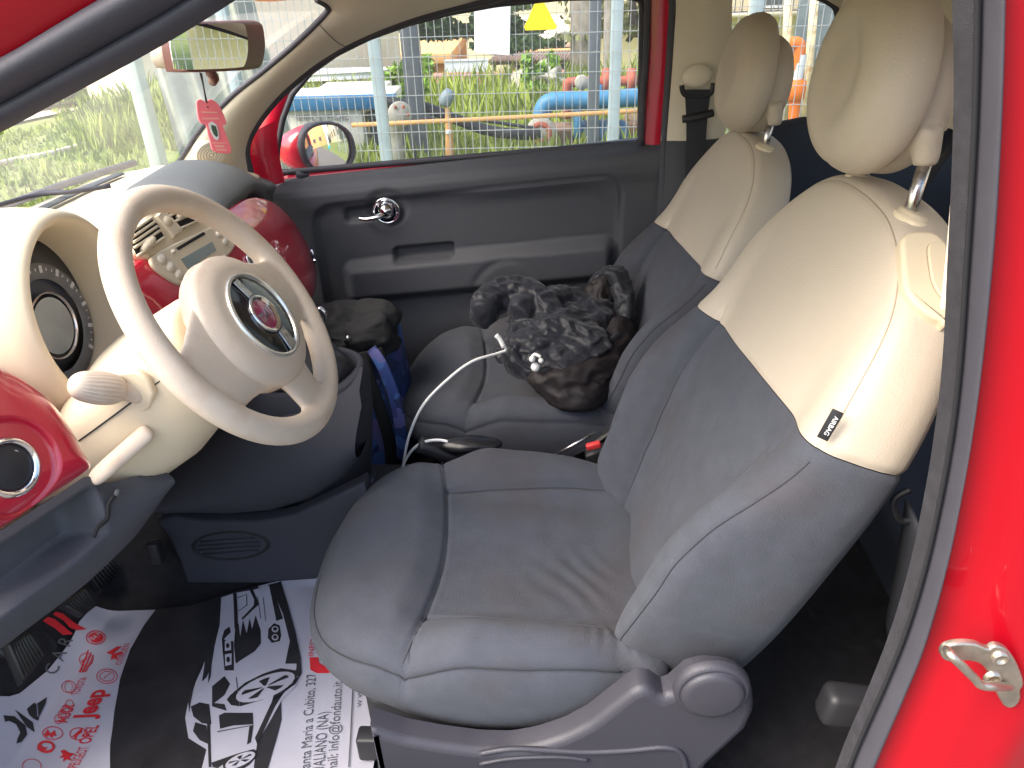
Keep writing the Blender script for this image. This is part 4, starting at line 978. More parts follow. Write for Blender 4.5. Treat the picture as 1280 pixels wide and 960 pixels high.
# ================= FLOOR
def fz(x,y):
    z=.293+.42*max(0,-.86-x)**1.2*2.0
    z+=.05*sm(.62,.70,y)*sm(1.02,.94,y)
    return z
rows=[[(x,y,fz(x,y)+.002*nz(x,y,0,30)) for y in np.linspace(.06,1.44,70)] for x in np.linspace(-1.35,1.3,140)]
ob('floor_carpet',grid(rows),'carpet',car,label='black carpet of the car floor')
ob('firewall',box((-1.40,.10,.25),(-1.36,1.46,.82)),'carpet',car)
ob('sill_inner',box((-.9,.06,.26),(1.2,.12,.40),.02),'black',car)
ob('rear_side_lining',box((.42,.07,.28),(1.25,.13,.98),.03),'black',car)
ob('rear_upper_lining',box((.52,.09,.96),(.60,.16,1.40),.02),'creamtrim',car)
ob('outer_far_side',box((-.80,1.50,.25),(1.3,1.56,.90),.03),'red',car)
ob('cowl_side',box((-1.35,.06,.28),(-.92,.11,.98),.02),'red',car)
ob('bonnet',grid([[(x,y,.90-.25*((x+1.1)/.7)**2-.10*((y-.79)/.7)**2) for y in np.linspace(.1,1.48,12)] for x in np.linspace(-1.75,-1.12,8)]),'red',car,label='red bonnet')
# ================= NEAR BODY: door opening seals, painted jamb, striker
inn=[(-120,225),(0,166),(75,126),(150,86),(225,44),(298,-2),(360,-45)]
out_=[(-120,130),(0,72),(50,43),(105,10),(160,-22),(220,-60),(300,-110)]
def nearstrip(name,A_,B_,ya,yb,m,bul,par=car,n=60,ncs=10,**kw):
    a=resamp(catmull([atY(x,y,ya) for x,y in A_],5),n,False);b=resamp(catmull([atY(x,y,yb) for x,y in B_],5),n,False)
    return ob(name,grid([[a[i]*(1-t)+b[i]*t+V3(0,-bul*math.sin(PI*t)**.7,0) for i in range(n)] for t in np.linspace(0,1,ncs)]),m,par,**kw)
md=[((a[0]*.62+b[0]*.38),(a[1]*.62+b[1]*.38)) for a,b in zip(inn,out_)]
nearstrip('opening_seal',inn,md,.115,.10,'rubber',.010,label='dark rubber seal along the near windscreen pillar')
nearstrip('pillar_rubber',md,out_,.10,.085,'rubber',.014)
nearstrip('near_pillar',out_,[(x-260,y-130) for x,y in out_],.087,.06,'red',.01,label='red painted windscreen pillar on the near side')
i2=[(1190,-60),(1190,0),(1192,100),(1190,200),(1184,330),(1178,450),(1168,540),(1155,620),(1136,710),(1112,790),(1085,860),(1055,930),(1030,1000)]
m2=[(1222,-60),(1222,0),(1220,100),(1216,200),(1208,330),(1200,450),(1190,540),(1176,620),(1156,710),(1132,790),(1104,860),(1073,930),(1046,1000)]
o2=[(1254,-60),(1252,0),(1250,100),(1246,200),(1240,300),(1228,420),(1215,520),(1200,610),(1182,700),(1155,800),(1127,870),(1098,940),(1070,1010)]
sl1=nearstrip('flocked_seal',i2,m2,.075,.060,'fuzz',.012,label='flocked black seal along the near door opening')
nearstrip('seal_lip',m2,o2,.058,.045,'rubber2',.016)
ob('seal_groove',tube([atY(x,y,.052) for x,y in m2],.0022,6,4),'slot',sl1)
nearstrip('pillar_lining',[(1191,215),(1188,250),(1184,300),(1179,350),(1175,385)],[(1199,215),(1198,250),(1195,300),(1190,350),(1185,385)],.082,.078,'creamtrim',.002)
# painted jamb
cols=[(0,.047,0),(.02,.040,0),(.035,.020,0),(.055,.008,0),(.10,.0,0),(.16,-.006,0),(.22,-.02,0),(.30,-.035,0),(.55,-.05,0)]
base_=resamp(catmull([atY(x,y,.046) for x,y in o2],5),70,False)
rows=[]
for k,(dx,y,_) in enumerate(catmull(cols,4)):
    rows.append([V3(p[0]+dx,y+.0-.010*math.exp(-((dx-.085)/.02)**2)*sm(.5,.7,p[2])*sm(1.25,1.0,p[2]),p[2]) for p in base_])
jamb=ob('body_side',grid(rows),'red',car,label='glossy red body side beside the door opening with a metal striker')
# striker: stamped plate and wire loop
SY_=.000
sp=lambda x,y,d=0: atY(x,y,SY_-d)
pl1=[(1173,812),(1177,804),(1190,799),(1215,799),(1232,806),(1240,801),(1255,806),(1268,824),(1276,848),(1272,856),(1272,868),(1264,878),(1252,877),(1243,862),(1236,848),(1232,836),(1222,824),(1206,820),(1190,821),(1178,820)]
stk=ob('door_striker',prism(resamp(catmull([sp(x,y,.002) for x,y in pl1],3,True),70),(0,-1,0),.006,.0018,2),'striker',car,ang=50,label='tarnished metal door striker')
ob('striker_loop',tube([sp(1184,812,.008),sp(1188,818,.022),sp(1202,832,.026),sp(1218,848,.026),sp(1226,856,.026),sp(1240,858,.024),sp(1256,858,.012),sp(1262,858,.006)],.0042,10,6),'striker',stk)
for (x,y) in ((1249,821),(1240,846)): ob('striker_screw',lathe([(.0001,.0022),(.004,.002),(.0045,.0045),(.0068,.0045),(.008,.0)],sp(x,y,.008),(0,-1,0),24),'striker',stk)
# ================================================================== LOOSE THINGS
# ---- printed floor mat
def mz(x,y):
    return fz(x,y)+.010+.004*nz(x,y,0,7)+.003*nz(x,y,3,15)+.010*math.exp(-((x+.93)/.03)**2)*sm(.35,.45,y)
def onmat(px,py,off=0):
    d=K.ray(px,py); t=1.3
    for _ in range(40):
        p=K.C+d*t; e=p[2]-(mz(p[0],p[1])+off); t+=e/(-d[2])*.9
    return K.C+d*t
mo=[(-70,860),(-20,880),(2,868),(18,872),(60,838),(90,800),(100,775),(118,757),(140,764),(170,763),(200,762),(240,757),(300,738),(345,727),(392,717),(470,700),(560,720),(520,800),(480,900),(466,960),(462,1010),(380,1080),(200,1080),(60,1090),(-60,1080)]
import bmesh
def conform(name,pxs,off,m,parent,sub=0,th=0,smooth=False,label=None,dens=.012):
    """flat printed shape laid on the mat: 2D fill, subdivided, pushed to the mat surface"""
    P=[onmat(x,y,0) for x,y in pxs]; bm=bmesh.new(); vs=[bm.verts.new((p[0],p[1],0)) for p in P]
    try: bm.faces.new(vs)
    except ValueError: return None
    bmesh.ops.triangulate(bm,faces=bm.faces[:],ngon_method='EAR_CLIP')
    for it in range(8):
        ed=[e for e in bm.edges if e.calc_length()>dens]
        if not ed: break
        bmesh.ops.subdivide_edges(bm,edges=ed,cuts=1); bmesh.ops.triangulate(bm,faces=bm.faces[:])
    V=[(v.co.x,v.co.y,mz(v.co.x,v.co.y)+off) for v in bm.verts]; bm.verts.index_update(); F=[[v.index for v in f.verts] for f in bm.faces]; bm.free()
    return V,F
matobj=ob('paper_floor_mat',conform('m',resamp([(x,y,0) for x,y in mo],120) and [(p[0],p[1]) for p in resamp([(x,y,0) for x,y in mo],120)],0,None,None,dens=.014),'paper',None)
tag(matobj,'crumpled white printed paper mat with red brand marks and a black car drawing','floor mat')
def pr(name,pxlists,m,off=.0012,label=None):
    if isinstance(pxlists,dict) or len(pxlists)>40: 
        gs=[g for g in (conform(name,p,off,None,None) for p in pxlists) if g]; return ob(name,join(*gs),m,matobj,smooth=True,label=label)
    for p in pxlists:
        g=conform(name,p,off,None,None)
        if g: ob(name,g,m,matobj,smooth=True,label=label)
def z7(L): return [(160+x/3.556,690+y/3.556) for x,y in L]
def z6(L): return [(x/4.365,740+y/4.365) for x,y in L]
band=[(195,762),(240,757),(300,738),(322,732),(350,800),(352,900),(300,1080),(130,1080),(138,1000),(138,930),(143,890),(150,850),(163,812),(180,782)]
pr('printed_black_band',[band],'inkblack',.0010,'black curved band printed on the mat')
# the car drawing: white body first, then black details
body=z7([(415,205),(475,185),(560,170),(680,135),(705,235),(745,420),(770,490),(770,540),(745,600),(690,650),(640,740),(575,850),(560,960),(600,1060),(320,1060),(330,960),(350,880),(270,830),(255,740),(275,640),(330,520),(395,330)])
pr('printed_car_body',[body],'paper',.0016)
blk=[[(620,150),(680,135),(710,230),(745,360),(768,470),(772,540),(700,620),(655,690),(575,860),(565,830),(640,670),(660,600),(745,590),(750,500),(700,500),(720,400),(690,280),(640,160)],
 [(628,152),(642,150),(690,300),(660,310)],
 [(540,172),(556,170),(585,235),(555,262),(510,305),(505,298),(560,240),(562,215)],
 [(468,188),(484,186),(490,330),(474,345)],
 [(478,335),(492,320),(500,380),(512,305),(528,365),(542,298),(552,345),(568,285),(590,350),(592,410),(565,445),(480,500),(472,420)],
 [(430,350),(452,335),(458,360),(428,390),(420,380)],
 [(440,660),(455,640),(520,585),(600,545),(680,520),(745,530),(765,500),(770,470),(760,560),(700,610),(600,660),(500,690),(460,685)],
 [(280,690),(320,672),(362,680),(372,770),(330,765),(292,735)],
 [(300,760),(350,775),(362,860),(320,840),(290,800)],
 [(405,730),(430,718),(556,718),(558,770),(470,775),(410,790)],
 [(540,780),(558,775),(548,850),(530,860)],
 [(375,600),(430,555),(455,590),(430,640),(385,675),(430,680),(440,710),(375,690)],
 [(372,330),(392,320),(385,430),(370,520),(350,560),(330,580),(345,470)],
 [(395,215),(415,208),(408,330),(375,470),(368,560),(356,590),(365,480)],
 [(418,380),(438,400),(470,400),(472,530),(430,530),(422,450)],
 [(268,640),(280,600),(320,500),(326,505),(290,620),(272,720)],
 [(352,760),(366,760),(372,960),(360,960)],[(372,940),(400,930),(560,880),(575,890),(420,950),(400,965),(378,960)],
 [(420,940),(450,920),(520,890),(570,885),(572,915),(540,950),(480,990),(430,990)],
 [(625,345),(650,320),(675,330),(682,375),(675,400),(640,408),(622,385)]]
pr('printed_car_lines',[z7(b) for b in blk],'inkblack',.0022,'black line drawing of a sports car')
def ell(cx,cy,a,b,rot,n=22,in_=None):
    out=[]; r=math.radians(rot)
    for k in range(n):
        t=2*PI*k/n; x=a*math.cos(t);y=b*math.sin(t); out.append((cx+x*math.cos(r)-y*math.sin(r),cy+x*math.sin(r)+y*math.cos(r)))
    return out
wh=[ell(612,605,140,48,-22),ell(655,348,15,14,0),ell(655,384,15,14,0),ell(500,930,72,26,-25),
 [(432,402),(458,398),(460,440),(432,445)],[(432,460),(462,455),(462,505),(434,512)]]
pr('printed_car_highlights',[z7(b) for b in wh],'paper',.0029)
sp_=[]
for (cx,cy,a,b) in ((612,605,118,36),(500,930,58,18)):
    for k in range(5):
        t=2*PI*k/5+.4; r=math.radians(-22)
        def q(rr,tt): 
            x=a*rr*math.cos(tt);y=b*rr*math.sin(tt); return (cx+x*math.cos(r)-y*math.sin(r),cy+x*math.sin(r)+y*math.cos(r))
        sp_.append([q(.15,t+.3),q(.95,t+.38),q(.98,t+.62),q(.95,t+.86),q(.15,t+.95)])
sp_+= [ell(655,348,9,8,0),ell(655,384,9,8,0),ell(445,422,8,11,0),ell(447,484,8,13,0)]
pr('printed_wheel_spokes',[z7(b) for b in sp_],'inkblack',.0036)
pr('printed_thin_lines',[z7(b) for b in [[(575,200),(578,200),(592,300),(589,300)],[(600,205),(603,205),(614,310),(611,310)],[(480,560),(484,560),(500,690),(496,690)],[(398,800),(560,772),(560,776),(400,806)],[(998,600),(1003,602),(985,960),(979,960)],[(487,205),(530,190),(532,240),(488,270),(490,266),(527,238),(526,194),(490,209)]]],'inkgrey',.0024)
def mtext(name,s,p0,p1,h,m,off=.0014,bold=0,up=None,par=matobj,lab=None):
    """p0,p1: pixel ends of the baseline, h: letter height in metres"""
    V,F=textgeo(s,1.0,0,bold=bold); xs=[v[0] for v in V]; w=max(xs)-min(xs); x0=min(xs)
    a=onmat(*p0);b=onmat(*p1); u=(b-a)/w; n=np.linalg.norm(b-a); ud=u/np.linalg.norm(u); vd=V3(-ud[1],ud[0],0)*(h/.72)
    VV=[]
    for v in V:
        p=a+u*(v[0]-x0)+vd*v[1]; VV.append((p[0],p[1],mz(p[0],p[1])+off))
    return VV,F
def ptext(name,items,m,off=.0014,label=None):
    for it in items: ob(name,mtext(name,*it[:4],m,off,*(it[4:])),m,matobj,smooth=False,label=label)
ptext('printed_address',[('Santa Maria a Cubito, 327',(387,966),(395,842),.017),('QUALIANO (NA)',(404,976),(411,890),.019),('email: info@fondauto.it',(420,974),(428,852),.017),('W W',(452,884),(453,864),.008)],'inkgrey',.0014,'grey address lines printed up the mat')
ptext('printed_phone_heading',[('INFO',(392,820),(394,799),.010),('081 8',(410,818),(411,776),.021,.02)],'inkred')
pr('printed_phone_symbol',[[(387,822),(398,822),(399,829),(404,832),(412,833),(420,831),(422,838),(410,842),(396,842),(388,838)],[(390,800),(391,800),(392,762),(391,762)]],'inkred')
def ringpx(cx,cy,a,b,w,n=26,rot=0):
    o=ell(cx,cy,a,b,rot,n);i=ell(cx,cy,a-w,b-w,rot,n); return [[o[k],o[(k+1)%n],i[(k+1)%n],i[k]] for k in range(n)]
def badge(*rs):
    gs=[]
    for r in rs: gs+=[conform('b',q,.0014,None,None) for q in ringpx(*r)]
    ob('printed_round_badge',join(*[g for g in gs if g]),'inkred',matobj,smooth=True)
badge((120,797.5,12.5,9,1.2)); badge((108,825,9,8.5,.9)); badge((134,846,13.5,9.5,.9),(134,846,9.5,6.5,.8)); badge((86,859,9,8,.7),(86,859,5,7,.6))
for k in range(4): badge((87-4.6*k,881+6.2*k,5.4,6,.9,18))
badge((66,917,13,8.5,1.1)); badge((98,918,11,8,1.1)); badge((58,934,11,8,3.2)); badge((40,958,12,9,.8))
shp=[ell(120,797.5,9.5,6.5,0),
 z6([(305,110),(345,120),(400,165),(475,205),(420,212),(380,195),(350,160),(290,125)]),z6([(235,160),(262,138),(300,150),(350,190),(400,232),(345,237),(300,200),(262,178)]),
 z6([(580,335),(640,300),(668,300),(625,335),(622,368),(605,372),(612,345)]),z6([(610,345),(668,325),(672,340),(640,350),(640,372),(628,368)]),
 z6([(330,870),(350,862),(380,880),(412,885),(380,905),(395,925),(365,915),(345,932),(350,905),(322,908),(345,890)]),
 z6([(385,800),(450,742),(448,770),(425,785),(412,812),(405,790)]),
 z6([(240,780),(262,750),(275,775),(300,755),(310,790),(295,785),(285,800),(268,785),(255,795)]),
 z6([(430,440),(480,318),(486,320),(440,442)]),z6([(446,440),(496,330),(502,332),(456,442)]),z6([(462,438),(510,345),(515,347),(470,440)]),
 z6([(200,860),(225,835),(240,850),(262,848),(248,868),(225,872)])]
pr('printed_red_marks',shp,'inkred',.0014)
ptext('printed_badge_letters',[('FIAT',(114,803),(127,795),.011,.01)],'paper',.0020)
ptext('printed_brand_names',[('CITROEN',(152,831),(163,805),.012),('TOYOTA',(98,869),(110,847),.014),('AUDI',(84,904),(94,882),.020,.015),('Jeep',(115,900),(133,862),.034,.03),('OPEL',(112,930),(124,907),.020,.015),('PEUGEOT',(97,960),(112,934),.018),('LANCIA',(130,850),(139,843),.006),('MINI',(103,829),(114,822),.007,.01)],'inkred',.0014,'red car brand names printed on the mat')
ptext('printed_dealer_name',[('C A R',(70,844),(92,800),.020)],'inkgrey',.0014)
pr('printed_big_letters',[z6([(230,218),(262,230),(300,262),(312,300),(300,328),(282,300),(262,262)]),z6([(82,645),(110,662),(180,712),(190,768),(150,740)]),z6([(148,640),(185,608),(200,612),(205,680),(215,688),(210,705),(185,695),(160,672)]),z6([(205,610),(258,575),(250,612),(212,690)]),z6([(20,675),(80,680),(140,730),(150,780),(120,820),(90,830),(98,800),(112,770),(90,725),(50,705),(30,712)])],'inkblack',.0014)
# ---- jacket heap
def heap(seed,cx,cy,cz,rx,ry,rz,amp,fold,res=(90,120),quilt=0):
    R=[]
    for i in range(res[0]+1):
        ph=PI*i/res[0]; row=[]
        for j in range(res[1]):
            t=2*PI*j/res[1]; d=V3(math.sin(ph)*math.cos(t),math.sin(ph)*math.sin(t),math.cos(ph))
            a=nz(d[0]+seed,d[1],d[2],1.4); w=nz(d[0]*1.0,d[1]+seed,d[2],2.6)
            rid=1-abs(nz(d[0]+w*.5,d[1]+seed*2,d[2]+a*.5,fold))*3.0
            rid2=1-abs(nz(d[0]+w,d[1]+seed*3,d[2],fold*2.3))*3.0
            s=1+amp*(a*1.2+max(-.4,rid)*.32+max(-.3,rid2)*.12)
            if quilt: s+=.022*abs(math.sin((d[0]*.8+d[1]*.4+w*.35+d[2]*.5)*quilt))**.6
            p=V3(cx+rx*d[0]*s,cy+ry*d[1]*s,cz+rz*d[2]*s); p[2]=max(p[2],cz-rz*.55); row.append(p)
        R.append(row)
    return grid(R,False,True)
jk=thing('jacket','crumpled black quilted puffer jacket lying in a heap on the passenger seat','jacket',(.0,1.2,.47))
def J(px,py,y): return atY(px,py,y)
def blob(px,py,y,rx,ry,rz,seed,**k):
    c=J(px,py,y); return heap(seed,c[0],c[1],c[2],rx,ry,rz,k.get('amp',.26),k.get('fold',2.2),k.get('res',(70,90)),k.get('quilt',0))
def sleeve(pts,r,seed,quilt=True):
    path=catmull([J(*p) for p in pts],14); fr=frames(path); R=[];n=56;L=0
    for i,(p,(u,v)) in enumerate(zip(path,fr)):
        t=i/(len(path)-1); 
        if i: L+=np.linalg.norm(path[i]-path[i-1])
        env=min(1,math.sqrt(max(.02,1-abs(2*t-1)**6)))
        q=.90+.10*abs(math.sin(L*PI/.030+.8*nz(L*3,seed,0)))**.55 if quilt else 1
        row=[]
        for k in range(n):
            a=2*PI*k/n; w=nz(math.cos(a)*.9+seed,math.sin(a)*.9,L*9,1.3); rg=1-abs(nz(math.cos(a)+seed,math.sin(a),L*14+2,1.6))*3
            rr=r*env*(q*(1+.22*w+.10*max(-.5,rg)))
            row.append(p+(u*math.cos(a)*1.0+v*math.sin(a)*.85)*rr)
        R.append(row)
    return loft(R)
shell=join(sleeve([(600,400,1.10),(612,378,1.16),(650,368,1.18),(682,385,1.14),(690,405,1.08)],.043,1),
 sleeve([(640,392,1.10),(680,382,1.16),(720,386,1.18),(745,398,1.14),(762,392,1.18)],.045,2),
 sleeve([(668,420,1.04),(700,416,1.08),(735,412,1.10),(765,402,1.14)],.046,3),
 sleeve([(745,375,1.22),(748,352,1.24),(770,345,1.22),(782,372,1.18),(780,405,1.12)],.026,4),
 sleeve([(640,430,1.02),(655,455,.99),(690,455,.98),(720,440,1.00)],.036,5),
 sleeve([(690,400,1.14),(705,388,1.18),(712,398,1.14),(730,425,1.06)],.034,7),
 blob(700,425,1.08,.13,.12,.060,4,amp=.35,quilt=22))
js=fixn(ob('jacket_shell',shell,'jacket',jk)); remesh(js,.0030,8,.5); bake(js); crumple(js,.0050,13,1,110); s_=js.modifiers.new('smooth','SMOOTH'); s_.iterations=2; s_.factor=.5
lin=join(sleeve([(680,478,.95),(715,480,.94),(748,462,.98),(772,430,1.04),(780,400,1.10)],.040,9,False),
 sleeve([(665,462,.97),(700,492,.93),(735,495,.93),(758,470,.98)],.032,11,False),
 blob(735,470,1.00,.09,.07,.055,6,amp=.4,fold=2.8), blob(752,368,1.22,.035,.05,.04,8,amp=.3))
jl=fixn(ob('jacket_lining',lin,'lining',jk,label='dark brown smooth lining side of the jacket')); remesh(jl,.0032,8,.5); bake(jl); crumple(jl,.0055,9,5); s_=jl.modifiers.new('smooth','SMOOTH'); s_.iterations=2; s_.factor=.5
ob('jacket_hem',tube([J(*p) for p in [(640,436,.975),(655,456,.965),(690,466,.955),(730,448,.975),(765,425,1.01),(784,400,1.08),(786,370,1.14)]],.006,8,8),'jacket',jk)
for (x,y,r) in ((669,459,.010),(665,449,.007),(676,451,.006)): ob('drawcord_toggle',lathe([(.0001,.008),(r*.7,.007),(r,.002),(r*.8,-.003),(.0001,-.004)],J(x,y,.93),(.2,-.8,.5),16),'cable',jk)
ob('cord_end',tube([J(664,449,.93),J(668,443,.935),J(676,446,.93)],.0035,6,4),'cable',jk)
# ---- white charging cable + dark pouch
cb_=ob('charging_cable',tube([J(624,421,.985)+V3(0,-.0,0),J(632,436,.98),J(624,441,.97),J(590,452,.93),J(560,474,.90),J(530,505,.87),J(513,540,.85),J(505,575,.83),J(502,600,.82),J(500,640,.80)],.0030,10,8),'cable',None)
tag(cb_,'long white charging cable trailing from the jacket down between the front seats','cable')
ob('cable_plug',tube([J(620,419,.985),J(625,424,.984),J(630,434,.98)],.0055,10,3),'cable',cb_)
cb2=ob('charging_cable',tube([J(503,585,.80),J(508,573,.80),J(518,560,.79),J(532,552,.78),J(548,550,.775),J(560,552,.77)],.0030,10,8),'cable',None)
tag(cb2,'short looping end of white cable plugged into the black pouch between the seats','cable')
pch=heap(3,*J(588,556,.775),.062,.024,.016,.07,2.0,(50,60))
po=ob('black_pouch',pch,'pouch',None); tag(po,'small shiny black pouch with the white cable end, between the two front seats','pouch')
# ---- backpack in the passenger footwell
bg=thing('backpack','blue geometric patterned backpack with black straps standing in the passenger footwell','backpack',(-.43,1.10,.30))
def bagring(t):
    # t 0 bottom..1 top
    z=.295+.37*t; cx=-.452+.015*t; cy=1.11+.03*t
    w=.115-.03*t**2-.03*max(0,.1-t)*5; d=.115-.045*t**1.5; e=.75
    return [V3(cx+w*abs(math.cos(a))**e*math.copysign(1,math.cos(a))*(1+.05*nz(math.cos(a),math.sin(a)+t*3,t,2)),cy+d*abs(math.sin(a))**e*math.copysign(1,math.sin(a))*(1+.06*nz(math.cos(a),math.sin(a),t*4,2.5)),z) for a in np.linspace(0,2*PI,64,endpoint=False)]
ob('bag_body',loft([bagring(t) for t in (0,.01,.04,.1,.2,.3,.4,.5,.6,.7,.8,.88,.94,.98,1.0)]),'bagblue',bg)
flap=join(sleeve([(402,408,1.14),(430,402,1.12),(470,402,1.10),(492,412,1.10)],.048,21,False),sleeve([(412,432,1.05),(440,428,1.03),(465,418,1.03),(488,408,1.05)],.040,22,False),blob(440,412,1.10,.10,.09,.06,12,amp=.3))
fl=fixn(ob('bag_top',flap,'bagblack',bg,label='folded black top of the backpack')); remesh(fl,.004,8,.5); bake(fl); crumple(fl,.006,11,9)
ob('bag_strap',tube([J(452,440,.985),J(460,470,.97),J(478,520,.965),J(488,560,.965),J(490,600,.97)],.015,10,8,flat=.30,up=(0,-1,0),fixed=True),'bagblack',bg)
ob('bag_strap',tube([J(470,436,.98),J(483,470,.965),J(498,520,.96),J(503,560,.96)],.014,10,8,flat=.30,up=(0,-1,0),fixed=True),'bagblack',bg)
ob('shoulder_strap',tube([J(464,436,.975),J(478,458,.958),J(494,500,.950),J(501,540,.948),J(503,575,.95)],.014,10,8,flat=.25,up=(0,-1,0),fixed=True),'bagblue',bg)
ob('zip_pull',tube([J(434,561,.975),J(440,578,.972),J(448,592,.972),J(454,590,.972)],.0065,8,6,flat=.5),'bluec',bg)
ob('zip_pull',tube([J(431,428,.99),J(436,420,.99)],.004,6,2),'steel',bg)
# ---- air freshener tag on the mirror
af=thing('air_freshener','pink shirt-shaped card air freshener hanging from the rear view mirror','air freshener',tuple(K.dep(262,158,1.15) if hasattr(K,'dep') else K.C+K.ray(262,158)*1.15))
PO=atY(262,158,.85); an_=V3(.62,-.75,.05); an_/=np.linalg.norm(an_)
z_=lambda x,y,o=0: K.pl(235+x/8.72,110+y/8.72,PO+an_*o,an_)
card=[(88,180),(92,140),(130,118),(160,135),(190,150),(215,135),(240,122),(275,135),(335,185),(385,290),(412,375),(408,400),(378,400),(395,460),(440,580),(465,640),(466,695),(448,712),(340,710),(290,695),(255,660),(235,580),(212,500),(190,400),(150,395),(115,350),(100,290)]
ob('card',prism(resamp(catmull([z_(x,y) for x,y in card],3,True),80),an_,.0025,.0008,1),'pinktag',af,ang=40)
ob('card_emblem',prism([z_(x,y,.0028) for x,y in [(222,385),(262,365),(310,400),(335,480),(338,540),(318,572),(285,550),(255,500),(232,440)]],an_,.0006),'white',af,smooth=False)
ob('card_emblem_field',prism([z_(x,y,.0036) for x,y in [(250,400),(300,415),(318,470),(325,520),(310,535),(280,505),(258,450)]],an_,.0005),mat('emblem_green',(.05,.10,.06),.5,var=.3,vs=120),af,smooth=False)
ob('card_print',join(*[prism([z_(x,y,.0028) for x,y in q],an_,.0004) for q in ([(145,255),(315,260),(325,275),(150,272)],[(158,325),(332,325),(338,342),(160,340)],[(262,592),(415,598),(418,606),(268,604)],[(285,620),(395,625),(398,650),(300,645)],[(300,662),(420,668),(422,686),(312,680)])]),'pinklight',af,smooth=False)
ob('cord',tube([z_(215,215,.004),z_(195,140,.003),atY(252,92,.80)],.0012,6,3),'black',af)
ob('cord',tube([z_(215,215,.004),z_(205,140,.004),atY(250,91,.80)],.0010,6,3),'black',af)
# ================================================================== OUTSIDE
def gmat():
    m=bpy.data.materials.new('grass_ground'); m.use_nodes=True; N=m.node_tree.nodes;L=m.node_tree.links;b=N['Principled BSDF']; b.inputs['Roughness'].default_value=.95
    tc=N.new('ShaderNodeTexCoord'); n1=N.new('ShaderNodeTexNoise'); n1.inputs['Scale'].default_value=.5; n1.inputs['Detail'].default_value=8
    n2=N.new('ShaderNodeTexNoise'); n2.inputs['Scale'].default_value=9; n2.inputs['Detail'].default_value=6
    for n in (n1,n2): L.new(tc.outputs['Object'],n.inputs['Vector'])
    r=N.new('ShaderNodeValToRGB'); e=r.color_ramp.elements; e[0].position=.3; e[0].color=(.07,.10,.02,1); e[1].position=.7; e[1].color=(.26,.25,.12,1); x=e.new(.5); x.color=(.15,.20,.04,1)
    mx=N.new('ShaderNodeMath'); mx.operation='MULTIPLY_ADD'; mx.inputs[1].default_value=.5; L.new(n2.outputs['Fac'],mx.inputs[0]); 
    m2=N.new('ShaderNodeMath'); m2.operation='MULTIPLY'; m2.inputs[1].default_value=.5; L.new(n1.outputs['Fac'],m2.inputs[0]); L.new(m2.outputs[0],mx.inputs[2]); L.new(mx.outputs[0],r.inputs['Fac']); L.new(r.outputs['Color'],b.inputs['Base Color']); return m
M['ground']=gmat()
M['asphalt']=mat('asphalt',(.13,.12,.11),.9,bump=.6,bs=30,var=.15,vs=2)
M['blade']=mat('grass_blades',(.26,.32,.05),.7,var=.35,vs=1.5,col2=(.17,.24,.03))
M['galv']=mat('galvanised_wire',(.38,.40,.40),.5,metal=.3,var=.1)
M['post']=mat('pale_post',(.42,.52,.55),.6,var=.1,vs=6)
M['postdark']=mat('dark_post',(.12,.14,.17),.6,var=.1)
M['pipeblue']=mat('blue_pipe_paint',(.05,.22,.40),.45,var=.15,vs=8)
M['rust']=mat('rust_red',(.38,.10,.06),.7,var=.25,vs=15)
M['railor']=mat('orange_rail',(.62,.34,.13),.6,var=.15,vs=10)
M['orangep']=mat('orange_paint',(.85,.20,.02),.5,var=.08)
M['yellow']=mat('yellow_sign',(.90,.62,.0),.5,var=.02)
M['sheet']=mat('white_board',(.80,.82,.84),.6,var=.02)
M['shed']=mat('shed_white',(.72,.71,.66),.7,var=.06,vs=3)
M['shedblue']=mat('shed_blue',(.03,.18,.38),.6,var=.1)
M['valve']=mat('valve_grey',(.38,.36,.31),.7,var=.2,vs=20)
M['wallor']=mat('orange_wall',(.72,.36,.16),.8,var=.08)
M['wally']=mat('yellow_wall',(.78,.68,.48),.85,var=.06)
M['wallb']=mat('beige_wall',(.74,.64,.50),.85,var=.05,vs=1)
M['tile']=mat('tile_roof',(.28,.20,.17),.85,var=.3,vs=12,bump=1,bs=20)
M['window']=mat('house_window',(.08,.09,.10),.3,var=.2)
M['hedge']=mat('hedge_leaves',(.055,.10,.03),.8,var=.5,vs=3,col2=(.03,.06,.02))
M['bark']=mat('bark',(.16,.13,.11),.9,var=.3,vs=9)
M['hose']=mat('black_hose',(.02,.022,.026),.6,var=.1)
def structure(name,geo,m,smooth=False):
    o=ob(name,geo,m,None,smooth); o['kind']='structure'; return o
def gz(x,y):
    az=math.degrees(math.atan2(-x,y+.5)) if y>-.4 else 90
    s=sm(28,24,az) if x<0 else 1.      # the lot behind the fence drops away; the verge ahead slopes gently down
    lot=.035*max(0,min(y,9.5)-5)+2.9*sm(9.3,13,y); r=math.hypot(x,y+.5)
    ver=.095*max(0,min(r,16)-8.2)+5.1*sm(16,36,r)
    if y<3: ver*=sm(-2,3,y)
    return -.02-s*lot-(1-s)*ver
def onground(px,py,off=0):
    d=K.ray(px,py); d=d/np.linalg.norm(d); t=3
    while t<120:
        p=K.C+d*t
        if p[2]<gz(p[0],p[1]): break
        t+=.05
    return K.C+d*t+V3(0,0,off)
xs_=sorted(set([-120,-80,-60,120,80,60,40,20,10]+[round(-50+.8*i,2) for i in range(70)])); ys_=sorted(set([-60,-20,-5,140,100,70]+[round(-2+.6*i,2) for i in range(100)]))
structure('ground',grid([[(x,y,gz(x,y)) for y in ys_] for x in xs_]),'ground',True)
structure('road',([(-2.6,-60,0),(60,-60,0),(60,3.3,0),(-2.6,3.3,0)],[(0,1,2,3)]),'asphalt')
